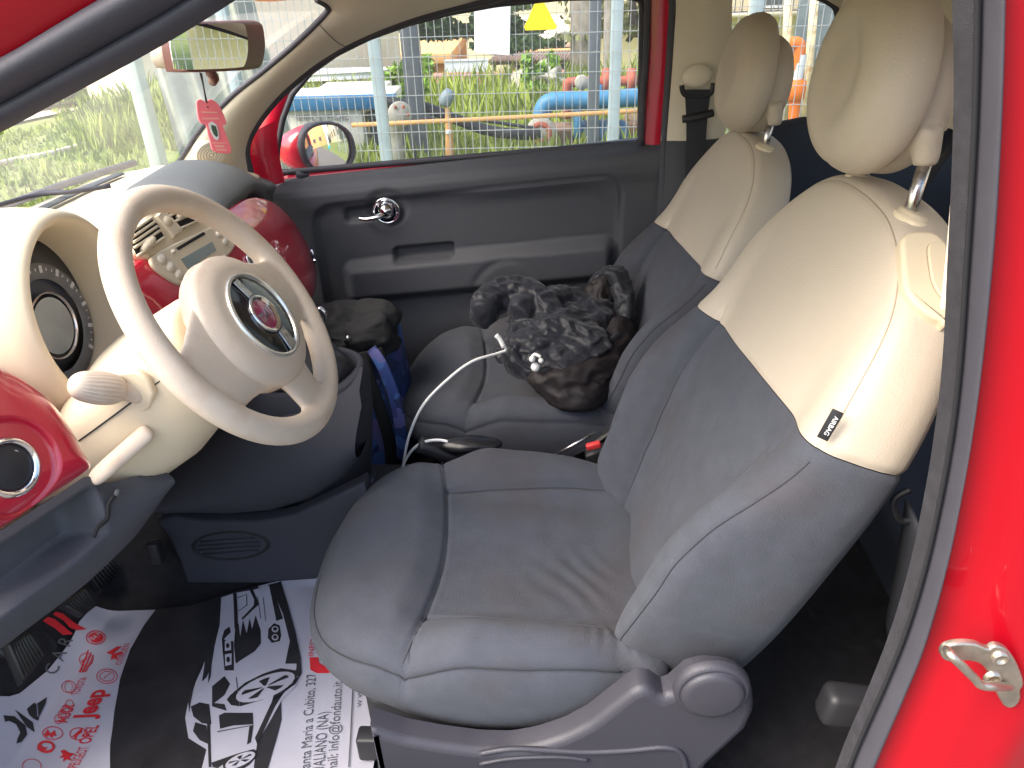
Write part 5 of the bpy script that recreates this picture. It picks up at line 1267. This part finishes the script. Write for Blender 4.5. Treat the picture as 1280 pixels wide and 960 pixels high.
fr0=resamp([onground(x,y,.03) for x,y in ((-120,176),(-20,166),(50,150),(112,137))],12,False); fr1=resamp([onground(x,y,.03) for x,y in ((-120,140),(-20,137),(50,133),(108,130))],12,False)
structure('far_road',grid([[V3(p[0]*(1-t)+q[0]*t,p[1]*(1-t)+q[1]*t,0) for p,q in zip(fr0,fr1)] for t in np.linspace(0,1,14)]),mat('pale_road',(.50,.43,.38),.9,var=.1))
fo=bpy.data.objects['far_road']
for v in fo.data.vertices:
    x,y=v.co.x+WL['far_road'][0],v.co.y+WL['far_road'][1]; v.co.z=gz(x,y)+.03-WL['far_road'][2]
structure('kerb_line',tube([onground(x,y,.02) for x,y in ((-60,232),(0,208),(60,196),(110,183))],.025,8,5),'pale_road' if 0 else MATS['pale_road'],True)
# grass blades
random.seed(3); V=[];F=[]
def blade(x,y,h,w):
    a=random.random()*6.28; dx,dy=math.cos(a)*w,math.sin(a)*w; lx,ly=(random.random()-.5)*h*.7,(random.random()-.5)*h*.7
    n=len(V); g0=gz(x,y); V.extend([(x-dx,y-dy,g0),(x+dx,y+dy,g0),(x+lx*.4+dx*.6,y+ly*.4+dy*.6,g0+h*.6),(x+lx,y+ly,g0+h)]); F.append((n,n+1,n+2)); F.append((n,n+2,n+3))
for i in range(26000):
    y=4.4+random.random()**1.1*5.3; x=random.uniform(-3.0-(y-4)*.5,2.6+(y-4)*.35); d=nz(x,y,0,.8)
    if x<-2.2 and y<6: continue
    blade(x,y,.10+.22*random.random()*(1+d),.006+.006*random.random()*(y/6))
for i in range(30000):
    r=random.random()**.8; ang=random.uniform(28,66); dist=3.2+r*14; x=-dist*math.sin(math.radians(ang))-.2; y=dist*math.cos(math.radians(ang))
    if x>-2.7 or (dist>9.3 and ang>32.5): continue
    blade(x,y,(.02+.06*random.random())*(1+.6*nz(x,y,2,.5)),.006+.001*dist)
g=ob('grass',(V,F),'blade',None,smooth=False); tag(g,'tall green grass beyond the wire fence and on the verge','grass',kind='stuff')
# -------- fence
FY=3.9
fence=thing('wire_fence','galvanised welded wire mesh fence running beside the parked car','fence',(1.5,FY,0))
x0,x1=-1.72,5.3; top=2.45
V=[];Fc=[]
def bar(a,b,w):
    n=len(V); a=V3(*a);b=V3(*b); d=(b-a)/np.linalg.norm(b-a); u=np.cross(d,V3(0,1,0)) ; u/=np.linalg.norm(u); v=V3(0,1,0)
    for p in (a,b):
        for k in range(4):
            an=PI/4+k*PI/2; V.append(tuple(p+(u*math.cos(an)+v*math.sin(an))*w))
    for k in range(4): Fc.append((n+k,n+(k+1)%4,n+4+(k+1)%4,n+4+k))
x=x0
while x<x1: bar((x,FY,.1),(x,FY,top),.0024); x+=.0425
z=.12
while z<top: bar((x0,FY-.006,z),(x1,FY-.006,z),.0024); z+=.0965
ob('wire_mesh',(V,Fc),'galv',fence,smooth=False)
def vpost(px,py,w,m,y,name='fence_post',top_=2.6,par=None):
    p=atY(px,py,y); return ob(name,box((p[0]-w/2,y-w/2,-.05),(p[0]+w/2,y+w/2,top_),.006),m,par,ang=40)
vpost(476,130,.062,'post',FY+.06,par=fence); vpost(769,90,.060,'post',FY+.06,par=fence); vpost(940,60,.06,'post',FY+.06,par=fence)
for xx in (3.6,5.3,-1.70): ob('fence_post',box((xx-.03,FY+.03,-.05),(xx+.03,FY+.09,2.6),.006),'post',fence,ang=40)
def post(px,py,w,y,label,m='postdark',top_=2.7):
    p=atY(px,py,y); o=ob('steel_post',box((p[0]-w/2,y-w/2,-.05),(p[0]+w/2,y+w/2,top_),.008),m,None,ang=40); tag(o,label,'post'); return o
post(519,120,.11,4.7,'dark grey square post behind the fence, left of the white board')
post(743,70,.07,4.6,'dark grey thin post behind the fence, just left of the right pale fence post')
# board and warning triangle on the fence
def board(name,px,m,label,cat,y=FY-.02,r=0):
    P=[atY(x,yy,y) for x,yy in px]; o=ob(name,prism(P,(0,-1,0),.004,.001,1),m,None,ang=40); tag(o,label,cat); return o
board('white_board',[(593,-10),(639,-30),(637,69),(593,66)],'sheet','blank white rectangular board wired to the mesh fence','board')
board('warning_triangle',[(674,2),(680,3),(696,33),(694,37),(657,38),(655,34),(668,5)],'yellow','plain yellow triangular sign hung on the mesh fence','sign')
# -------- pipework
def pipe(name,pts,r,m,label,cat='pipe',sub=5,group=None):
    o=ob(name,tube([atY(*p) for p in pts],r,18,sub),m,None); tag(o,label,cat,group); return o
bpz=pipe('blue_pipe',[(676,190,5.2),(676,160,5.2),(680,134,5.2),(696,126,5.2),(740,125,5.2),(790,122,5.2),(850,118,5.2)],.062,'pipeblue','thick blue pipe with an elbow behind the fence')
ob('flange',lathe([(.0001,.02),(.10,.02),(.105,.01),(.105,-.02),(.0001,-.02)],atY(676,166,5.05),(0,-1,.05),28),'valve',bpz)
ob('flange_ring',lathe([(.04,.021),(.06,.035),(.08,.021)],atY(676,166,5.05),(0,-1,.05),20),'rust',bpz)
rp=pipe('red_pipe',[(709,148,5.5),(709,108,5.5),(714,103,5.5),(740,102,5.5),(790,101,5.5),(850,100,5.5)],.035,'rust','thin rust red pipe above the blue pipe behind the fence')
for px in (758,789): ob('flange',lathe([(.0001,.03),(.085,.03),(.09,.0),(.085,-.03),(.0001,-.03)],atY(px,101,5.5),(1,0,0),24),'rust',rp)
ob('pressure_gauge',lathe([(.0001,.02),(.045,.02),(.05,.01),(.05,-.02)],atY(727,103,5.35),(0,-1,0),24),'valve',rp)
ob('gauge_stem',tube([atY(727,108,5.4),atY(727,122,5.4)],.018,10,0),'valve',rp)
pipe('blue_riser',[(749,122,5.4),(749,106,5.4)],.022,'pipeblue','short upright blue riser joining the red pipe',sub=0)
pipe('orange_rail',[(440,156.5,4.2),(600,149,4.2),(775,140,4.2),(850,136,4.2)],.013,'railor','long thin orange rail crossing low behind the fence','rail',sub=0)
sd_=thing('orange_stand','orange upright stand with a small grey lamp head in the grass','stand',tuple(atY(562,190,4.6)))
ob('stand_post',tube([atY(563,205,4.6),atY(561,160,4.6),atY(559,133,4.6)],lambda t:.034-.022*t,12,3),'railor',sd_)
ob('stand_head',lathe([(.0001,.06),(.03,.055),(.042,.02),(.045,-.03),(.02,-.05),(.0001,-.05)],atY(558,123,4.6),(.5,0,.8),20),mat('lamp_grey',(.22,.28,.32),.5,var=.1),sd_)
ob('stand_collar',box(tuple(atY(557,168,4.56)),tuple(atY(565,160,4.64)),.004),'sheet',sd_)
hs=pipe('black_hose',[(470,129,4.8),(500,129,4.8),(530,134,4.8),(570,149,4.8),(610,163,4.8),(650,168,4.8),(672,168,4.9)],.036,'hose','thick black hose sagging through the grass to the flange','hose')
pipe('thin_black_hose',[(560,146,5.0),(600,150,5.0),(640,156,5.0),(668,160,5.0)],.012,'hose','thin black hose above the thick one','hose')
vv=thing('valve','weathered grey hydrant valve behind the left pale fence post','valve',tuple(atY(492,200,4.5)))
ob('valve_body',lathe([(.04,-.33),(.055,-.3),(.05,-.2),(.062,-.16),(.045,-.12),(.05,-.05),(.065,0),(.06,.05),(.03,.08),(.0001,.085)],atY(492,155,4.5),(0,0,1),24),'valve',vv)
ob('valve_flange',lathe([(.0001,.03),(.07,.03),(.078,.0),(.07,-.03)],atY(500,143,4.42),(.4,-1,.1),24),'valve',vv)
for k in range(6): ob('flange_bolt',lathe([(.0001,.012),(.010,.01),(.011,0)],atY(500,143,4.39)+V3(.052*math.cos(k*PI/3),-.005,.052*math.sin(k*PI/3)),(.4,-1,.1),8),'rust',vv)
pm=thing('pump','dark blue pump housing on a brown block below the blue pipe','pump',tuple(atY(748,170,5.3)))
ob('pump_block',box(tuple(atY(688,205,5.3)),tuple(atY(714,152,5.6)),.01),mat('brown_block',(.20,.12,.08),.8,var=.2),pm)
ob('pump_body',lathe([(.0001,-.2),(.09,-.19),(.11,-.15),(.11,.15),(.09,.19),(.0001,.2)],atY(752,170,5.3),(1,0,0),28),mat('pump_blue',(.04,.12,.22),.5,var=.2),pm)
ob('pump_fins',join(*[lathe([(.111,-.006),(.125,-.004),(.125,.004),(.111,.006)],atY(752,170,5.3)+V3(k*.03-.12,0,0),(1,0,0),24) for k in range(9)]),mat('pump_fin',(.09,.12,.15),.6,var=.1),pm)
ob('pump_stem',tube([atY(723,180,5.2),atY(722,155,5.2),atY(722,135,5.2)],.03,12,0),'pipeblue',pm)
ob('pump_block',box(tuple(atY(782,205,5.5)),tuple(atY(845,140,5.9)),.01),'pump_block_' if 0 else MATS['brown_block'],pm)
# -------- white shed with blue band
sdd=thing('site_cabin','white metal cabin with a blue band along its top and faint lettering, behind the fence','cabin',(-2.6,5.2,0))
a=atY(452,140,5.0); xr=a[0]; zt=atY(430,136,5.0)[2]; zb=atY(430,119,5.0)[2]
ob('cabin_wall',box((atY(357,150,5.0)[0],5.0,-.05),(xr,6.2,zt),.01),'shed',sdd,ang=40)
ob('cabin_band',box((atY(345,150,5.0)[0]-.3,4.96,zt-.002),(xr+.25,5.02,zb),.006),'shedblue',sdd,ang=40)
ob('cabin_roof',box((atY(345,150,5.0)[0]-.3,5.02,zb-.06),(xr+.22,5.42,zb-.01),.006),'shed',sdd,ang=40)
g_=textgeo('IMPORTEGAL',.062,.002,'CENTER'); q=atY(412,147,4.99); ob('cabin_lettering',place(g_,q+V3(-.05,0,-.02),(1,0,0),(0,0,1),(0,-1,0)),mat('cabin_ink',(.25,.25,.27),.7,var=0),sdd,smooth=False)
dk=ob('grey_panel',join(box((xr+.02,5.1,-.05),(xr+.42,5.15,zt-.10),.005),box((xr+.02,5.08,zt-.10),(xr+.5,5.2,zt-.04),.005)),'postdark',None,ang=40); tag(dk,'grey sheet metal panel right of the white cabin','panel')
def zp(py,y,px=600): return atY(px,py,y)[2]
def xp(px,y,py=60): return atY(px,py,y)[0]
GZ=-3.0
ln=ob('lean_to_roof',prism([(xp(330,9.0,100),9.0,zp(104,9.0,380)),(xp(478,9.0,100),9.0,zp(97,9.0,470)),(xp(500,11,90),11,zp(90,11,480)),(xp(340,11,90),11,zp(92,11,400))],(0,0,1),.07),'sheet',None); tag(ln,'long pale flat roof beyond the white cabin','roof')
def bldg(name,label,cat,x0,x1,y0,y1,z1,m,z0=GZ):
    t=thing(name,label,cat,((x0+x1)/2,(y0+y1)/2,z0)); ob('wall',box((x0,y0,z0-.1),(x1,y1,z1),.02),m,t,ang=40); return t
def win(t,x,z,w,h,y):
    ob('window',box((x-w/2,y-.06,z-h/2),(x+w/2,y+.02,z+h/2),.01),'window',t,smooth=False)
    ob('window_lintel',box((x-w/2-.06,y-.09,z+h/2),(x+w/2+.06,y,z+h/2+.07)),'sheet',t,smooth=False)
    ob('window_sill',box((x-w/2-.06,y-.12,z-h/2-.07),(x+w/2+.06,y,z-h/2)),'sheet',t,smooth=False)
Y1=17
bx0,bx1=xp(492,Y1),xp(556,Y1)
b1=bldg('orange_house','low orange house with a pale orange parapet, left of the white board','house',bx0,bx1,Y1,Y1+5,zp(80,Y1,520),'wallor')
ob('parapet',box((bx0-.15,Y1-.2,zp(79,Y1,520)),(bx1+.15,Y1+5,zp(66,Y1,520)),.02),mat('orange_light',(.80,.46,.20),.8,var=.05),b1,ang=40)
win(b1,bx0+.45,zp(95,Y1,510),.35,.4,Y1); win(b1,bx1-.45,zp(95,Y1,540),.35,.4,Y1)
Y2=17
cx0,cx1=xp(636,Y2),xp(722,Y2)
b2=bldg('terrace_house','house with a brown tiled awning under an orange parapet, right of the white board','house',cx0,cx1,Y2,Y2+6,zp(68,Y2,680),mat('rose_wall',(.36,.22,.20),.85,var=.1))
za,zb_=zp(80,Y2-1.8,670),zp(70,Y2,670)
ob('awning',prism([(xp(612,Y2-1.8,80),Y2-1.8,za),(xp(716,Y2-1.8,80),Y2-1.8,za),(cx1,Y2,zb_),(cx0-.2,Y2,zb_)],(0,-.2,1),.06),'tile',b2,ang=30)
w0=xp(612,Y2-1.8,80); w1=xp(716,Y2-1.8,80)
ob('awning_tiles',join(*[tube([(w0+(w1-w0)*k/26,Y2-1.85,za+.07),(cx0-.2+(cx1-cx0+.2)*k/26,Y2,zb_+.08)],.032,6,0) for k in range(27)]),'tile',b2)
ob('parapet',box((cx0,Y2-.15,zb_+.03),(cx1,Y2,zp(61,Y2,680)),.02),MATS['orange_light'],b2,ang=40)
ob('roof_terrace',box((cx0+.1,Y2+.3,zp(62,Y2,680)),(cx1-.1,Y2+6,zp(50,Y2,680)),.02),'wallb',b2,ang=40)
for x in (.25,.5,.75): win(b2,cx0+(cx1-cx0)*x,zp(92,Y2,680),.35,.4,Y2)
for x in (w0+.05,(w0+w1)/2,w1-.1): ob('awning_post',box((x,Y2-1.75,GZ),(x+.07,Y2-1.68,za)),'bark',b2)
b3=bldg('yellow_apartment_block','tall pale yellow apartment block with balconies beyond the fence','apartment block',-7,10,27,36,8,'wally',-3.2)
for zz in (-.6,2.2,5.0):
    ob('balcony',box((.8,26,zz-.3),(9.5,27,zz-.15)),'wallb',b3)
    ob('balcony_railing',join(*[box((.8+.22*k,26.0,zz-.15),(.83+.22*k,26.03,zz+.55)) for k in range(40)]+[box((.8,26,zz+.55),(9.5,26.05,zz+.60)),box((.8,26,zz-.16),(9.5,26.05,zz-.12))]),'postdark',b3,smooth=False)
    for x in (-5.5,-3.5,-1.5,1.8,3.6,5.4,7.2): win(b3,x,zz+.5,.9,1.1,27)
wa,wb=onground(116,136),onground(172,139); wn=np.cross(wb-wa,V3(0,0,1)); wn[2]=0; wn/=np.linalg.norm(wn); wn=wn if wn[1]>0 else -wn
b4=thing('beige_building','large plain beige building beyond the verge, seen through the windscreen','building',tuple(wa))
ob('wall',prism([wa-V3(0,0,.4),wb-V3(0,0,.4),wb+V3(0,0,6),wa+V3(0,0,6)],wn,4.0),'wallb',b4,smooth=False)
ob('wall_base',prism([wa-V3(0,0,.4)-wn*.03,wb-V3(0,0,.4)-wn*.03,wb+V3(0,0,.12)-wn*.03,wa+V3(0,0,.12)-wn*.03],-wn,.03),'valve',b4,smooth=False)
b5=bldg('cream_block','cream apartment block along the street behind the car','apartment block',8,26,8.5,20,8,'wally')
for x in range(9,26,3):
    for z in (1.6,4.4,6.8): win(b5,x+.5,z,1.2,1.4,8.5)
b6=bldg('orange_block','orange and cream building at the end of the street','building',30,40,-4,7,6,'wallor')
for y in (-2.5,.5,3.5): ob('window',box((29.9,y,1.6),(30.05,y+1.2,2.8)),'window',b6,smooth=False)
lw=ob('low_pink_wall',box((xp(540,9.6,95),9.6,-.6),(xp(716,9.6,95),9.8,zp(92,9.6,620)),.01),mat('pink_wall',(.55,.25,.22),.85,var=.15,vs=5),None,ang=40); tag(lw,'long low pink wall across the grass','wall')
wf=thing('white_railing','short white railing in front of the hedge, left of the tiled awning','railing',(xp(580,11,90),11,-1))
r0,r1=xp(556,11,90),xp(608,11,90)
ob('rail_bars',join(*[box((r0+(r1-r0)*k/18,11,-1.4),(r0+(r1-r0)*k/18+.03,11.03,zp(74,11,580))) for k in range(19)]+[box((r0,10.98,zp(76,11,580)),(r1,11.05,zp(74,11,580)))]),'sheet',wf,smooth=False)
rk=ob('rubble_pile',heap(5,xp(678,9.0,98),9.0,zp(102,9.0,678),.28,.25,.16,.5,2.0,(30,40)),'valve',None); tag(rk,'pale heap of rubble in the grass below the tiled awning','rubble')
# -------- trees and hedges
def leafy(name,label,cat,c,r,h,n,m='hedge',trunk=True,seed=1,ls=.09,group=None):
    random.seed(seed); t=thing(name,label,cat,(c[0],c[1],0),group); V=[];F=[]
    cl=[(c[0]+random.gauss(0,r*.45),c[1]+random.gauss(0,r*.4),c[2]+random.uniform(-.45,.5)*h) for _ in range(14)]
    for i in range(n):
        q=random.choice(cl); rr=r*.42*random.random()**.4; th=random.uniform(0,2*PI); ph=math.acos(random.uniform(-1,1))
        p=V3(q[0]+rr*math.sin(ph)*math.cos(th),q[1]+rr*math.sin(ph)*math.sin(th),max(.05,q[2]+rr*math.cos(ph)))
        u=V3(*[random.gauss(0,1) for _ in range(3)]);u/=np.linalg.norm(u); v=np.cross(u,V3(*[random.gauss(0,1) for _ in range(3)]));v/=np.linalg.norm(v); s=ls*(.6+.8*random.random())
        k=len(V); V.extend([tuple(p-u*s),tuple(p+v*s*.5),tuple(p+u*s),tuple(p-v*s*.5)]); F.append((k,k+1,k+2,k+3))
    ob('crown',(V,F),m,t,smooth=False)
    if trunk: ob('trunk',join(tube([(c[0],c[1],-.05),(c[0]+.05,c[1],c[2]*.5),(c[0]-.03,c[1],c[2]+h*.3)],lambda q:.16-.11*q,10,4),tube([(c[0],c[1],c[2]*.5),(c[0]+.5,c[1]+.2,c[2]+.2)],.05,8,2)),'bark',t)
    return t
leafy('bush','dense dark green bush behind the wire fence, left of the white board','bush',(xp(572,14,60),14,zp(62,14,572)),1.0,1.1,6000,seed=2,trunk=False,ls=.08)
leafy('bush','dark green bush directly under the tiled awning','bush',(xp(645,12,85),12,zp(88,12,645)),.6,.6,3500,seed=3,trunk=False,ls=.06)
leafy('bush','dark green bush peeking between the white board and the triangle','bush',(xp(646,20,35),20,zp(38,20,646)),.8,1.6,4000,seed=9,trunk=False,ls=.10)
leafy('tree','leafy tree above the orange house, in front of the yellow block','tree',(xp(535,21,50),21,zp(52,21,535)),2.0,1.2,7000,seed=4,ls=.12)
leafy('tree','big pale leafy tree behind the right pale fence post','tree',(xp(790,14,40),14,zp(45,14,790)),1.4,2.0,3000,seed=5,ls=.08,m=mat('pale_leaves',(.26,.27,.12),.8,var=.4,vs=3))
leafy('weed','tall bright green weed left of the rust red pipe','plant',(xp(668,8.2,100),8.2,zp(98,8.2,668)),.14,.45,700,m=mat('weed_leaves',(.18,.32,.04),.7,var=.3),seed=11,trunk=False,ls=.035)
leafy('weed','tall bright green weed just right of the left pale fence post','plant',(xp(497,7.0,110),7.0,zp(112,7.0,497)),.22,.45,1200,m=MATS['weed_leaves'],seed=12,trunk=False,ls=.04)
leafy('tree','round green tree far left beyond the verge','tree',(-30,26,3.0),2.6,2.6,5000,seed=6,ls=.16)
leafy('shrub','round green shrub in front of the cream block behind the car','shrub',(9.6,6.9,.9),1.0,1.1,5000,seed=8,ls=.07,trunk=False)
for i,(x,y,h,lab) in enumerate(((xp(724,13,60),13,3.5,'thick pale tree trunk just right of the tiled awning'),(xp(754,12,60),12,3.8,'slender pale trunk between the dark post and the right pale fence post'))):
    t=thing('tree','%s'%lab,'tree',(x,y,0)); 
    ob('trunk',tube([(x,y,-3),(x+.08,y,0),(x-.05,y,h)],lambda q:(.26 if i==0 else .09)*(1-.3*q),10,4),mat('pale_bark',(.36,.32,.27),.9,var=.25,vs=6) if 'pale_bark' not in MATS else MATS['pale_bark'],t)
    V=[];F=[];random.seed(20+i)
    for k in range(1800):
        p=V3(x+random.gauss(0,.8),y+random.gauss(0,.8),h*.55+abs(random.gauss(0,1.0))); u=V3(*[random.gauss(0,1) for _ in range(3)]);u/=np.linalg.norm(u); v=np.cross(u,V3(0,.3,1));v/=np.linalg.norm(v)+1e-9; s=.08
        n=len(V); V.extend([tuple(p-u*s),tuple(p+v*s*.4),tuple(p+u*s),tuple(p-v*s*.4)]); F.append((n,n+1,n+2,n+3))
    ob('crown',(V,F),MATS['pale_leaves'],t,smooth=False)
# -------- plastic sheeting on the fence end, windscreen view
pxs=[(163,30),(172,62),(180,120),(192,170),(200,215),(212,260),(330,260),(420,200),(420,-60),(160,-60)]
rows=[]
for t in np.linspace(0,1,60):
    xx=-2.27+t*.70; rows.append([(xx+.05*math.sin(z*2.2+1.0),FY+.25+.045*math.sin(t*26+1.3*math.sin(z*1.7))+.03*nz(t*4,z,0,1.4),z) for z in np.linspace(.0,3.2,50)])
shh=ob('plastic_sheeting',grid(rows),mat('sheeting',(.40,.43,.38),.35,var=.3,vs=3,bump=.5,bs=3),None); tag(shh,'wavy grey green plastic sheeting hung at the end of the fence, behind the mirror','sheeting')
sp2=ob('steel_post',box((-2.33,FY+.1,-.05),(-2.26,FY+.2,3.2),.008),mat('pale_green_post',(.42,.50,.47),.6,var=.1),None,ang=40); tag(sp2,'pale green post holding the edge of the plastic sheeting','post')
# -------- distant cars
def mini_car(x,y,rz,colr,label,group='cars parked far down the road'):
    t=thing('parked_car',label,'car',(x,y,0),group); c,s=math.cos(rz),math.sin(rz)
    def X(geo): V,F=geo; return [(x+v[0]*c-v[1]*s,y+v[0]*s+v[1]*c,v[2]) for v in V],F
    prof=[(-2.0,.35),(-2.05,.6),(-1.9,.85),(-1.0,.95),(-.55,1.38),(.75,1.42),(1.35,.98),(1.95,.88),(2.05,.55),(2.0,.35)]
    R=[]
    for yy,sc in ((-.82,.93),(-.85,1),(-.6,1.0),(.6,1.0),(.85,1),(.82,.93)):
        R.append([(px*(.98 if abs(yy)>.8 else 1),yy if pz<.95 else yy*.82,pz) for px,pz in prof])
    ob('body',X(loft([r for r in R])),colr,t,ang=35)
    ob('windows',X(join(box((-.5,-.72,1.0),(1.1,.72,1.30),.08),)),'window',t)
    for wx in (-1.25,1.25):
        for wy in (-.8,.8): ob('wheel',X(lathe([(.0001,.1),(.2,.1),(.31,.08),(.31,-.08),(.0001,-.1)],(wx,wy,.31),(0,1,0),20)),'black',t)
    return t
for (px,py,rz,m_,lab) in ((99,133,.5,mat('far_red',(.55,.03,.04),.4,coat=.5,var=.02),'small red car parked on the distant road seen through the windscreen'),(98,118,.5,mat('far_white',(.7,.7,.7),.4,coat=.5,var=.02),'white car parked behind the red one on the distant road'),(78,123,.5,mat('far_grey',(.2,.22,.26),.4,coat=.5,var=.02),'dark grey car parked left of the red one on the distant road')):
    p=onground(px,py); c_=mini_car(p[0],p[1],rz,m_,lab); c_.location.z=p[2]
# -------- things by the rear quarter window
oh=thing('standpipe','bright orange standpipe with a white label outside the rear side window','standpipe',tuple(atY(992,140,4.3)))
ob('riser',tube([atY(990,175,4.3),atY(993,135,4.3),atY(995,100,4.3),atY(1000,62,4.3),atY(997,54,4.3),atY(989,54,4.3)],.033,14,5),'orangep',oh)
ob('collar',lathe([(.034,-.06),(.055,-.05),(.06,0),(.055,.05),(.034,.06)],atY(994,112,4.3),(0,0,1),20),'orangep',oh)
ob('pipe_label',lathe([(.035,-.07),(.035,.07)],atY(998,84,4.3),(.06,0,1),20),'sheet',oh)
for (pa,pb,lab) in (((942,-20),(935,170),'pale yellow post left of the orange standpipe'),((986,-10),(978,170),'pale yellow post directly behind the orange standpipe'),((1019,-10),(1004,170),'rusty yellow post right of the orange standpipe')):
    o=ob('site_post',tube([atY(*pa,4.5),atY(*pb,4.5)],.026,8,0),mat('yellow_post',(.72,.60,.36),.7,var=.3,vs=14,stain=((.4,.18,.05),12,.55,.9)) if 'yellow_post' not in MATS else MATS['yellow_post'],None); tag(o,lab,'post')
bs=ob('site_sheet',box((1.55,4.75,0),(3.4,4.78,2.6)),mat('blue_grey_sheet',(.16,.21,.24),.6,var=.35,vs=4),None); tag(bs,'blue grey metal sheeting behind the orange standpipe','sheeting')
# blue kiosk seen in the door mirror
kk=thing('blue_kiosk','white and blue upright kiosk by the fence, seen in the door mirror','kiosk',(9.6,3.7,0))
ob('kiosk_body',box((9.5,3.5,.4),(9.75,3.75,1.5),.05),'sheet',kk,ang=40); ob('kiosk_base',box((9.45,3.45,0),(9.8,3.8,.4),.05),mat('cyan_base',(.02,.40,.62),.5,var=.05),kk,ang=40)
# ================================================================== LIGHT, CAMERA
w=bpy.data.worlds.new('World'); SC.world=w; w.use_nodes=True; nt=w.node_tree; bgn=nt.nodes['Background']; sky=nt.nodes.new('ShaderNodeTexSky'); sky.sky_type='NISHITA'; sky.sun_disc=False
SUN_EL,SUN_AZ=48,206   # azimuth measured from +X towards +Y, degrees, direction TO the sun
sd=V3(math.cos(math.radians(SUN_EL))*math.cos(math.radians(SUN_AZ)),math.cos(math.radians(SUN_EL))*math.sin(math.radians(SUN_AZ)),math.sin(math.radians(SUN_EL)))
sky.sun_elevation=math.radians(SUN_EL); sky.sun_rotation=math.radians(90-SUN_AZ); sky.air_density=1.2; sky.dust_density=4; sky.ozone_density=1.0
nt.links.new(sky.outputs[0],bgn.inputs[0]); bgn.inputs[1].default_value=.15
L=bpy.data.lights.new('sun','SUN'); L.energy=1.2; L.angle=math.radians(50); L.color=(1,.965,.92); lo_=bpy.data.objects.new('sun',L); COL.objects.link(lo_)
lo_.rotation_euler=Vector(tuple(sd)).to_track_quat('Z','Y').to_euler()
cam=bpy.data.cameras.new('camera'); co=bpy.data.objects.new('camera',cam); COL.objects.link(co); SC.camera=co
cam.sensor_width=36; cam.lens=963/1280*36; cam.clip_start=.02; cam.clip_end=500
co.matrix_world=Matrix(((K.R[0],K.U[0],-K.F[0],K.C[0]),(K.R[1],K.U[1],-K.F[1],K.C[1]),(K.R[2],K.U[2],-K.F[2],K.C[2]),(0,0,0,1)))
SC.view_settings.view_transform='Standard'; SC.view_settings.look='None'; SC.view_settings.exposure=1.75; SC.view_settings.gamma=1
SC.cycles.transparent_max_bounces=16; SC.cycles.max_bounces=8; SC.cycles.diffuse_bounces=5
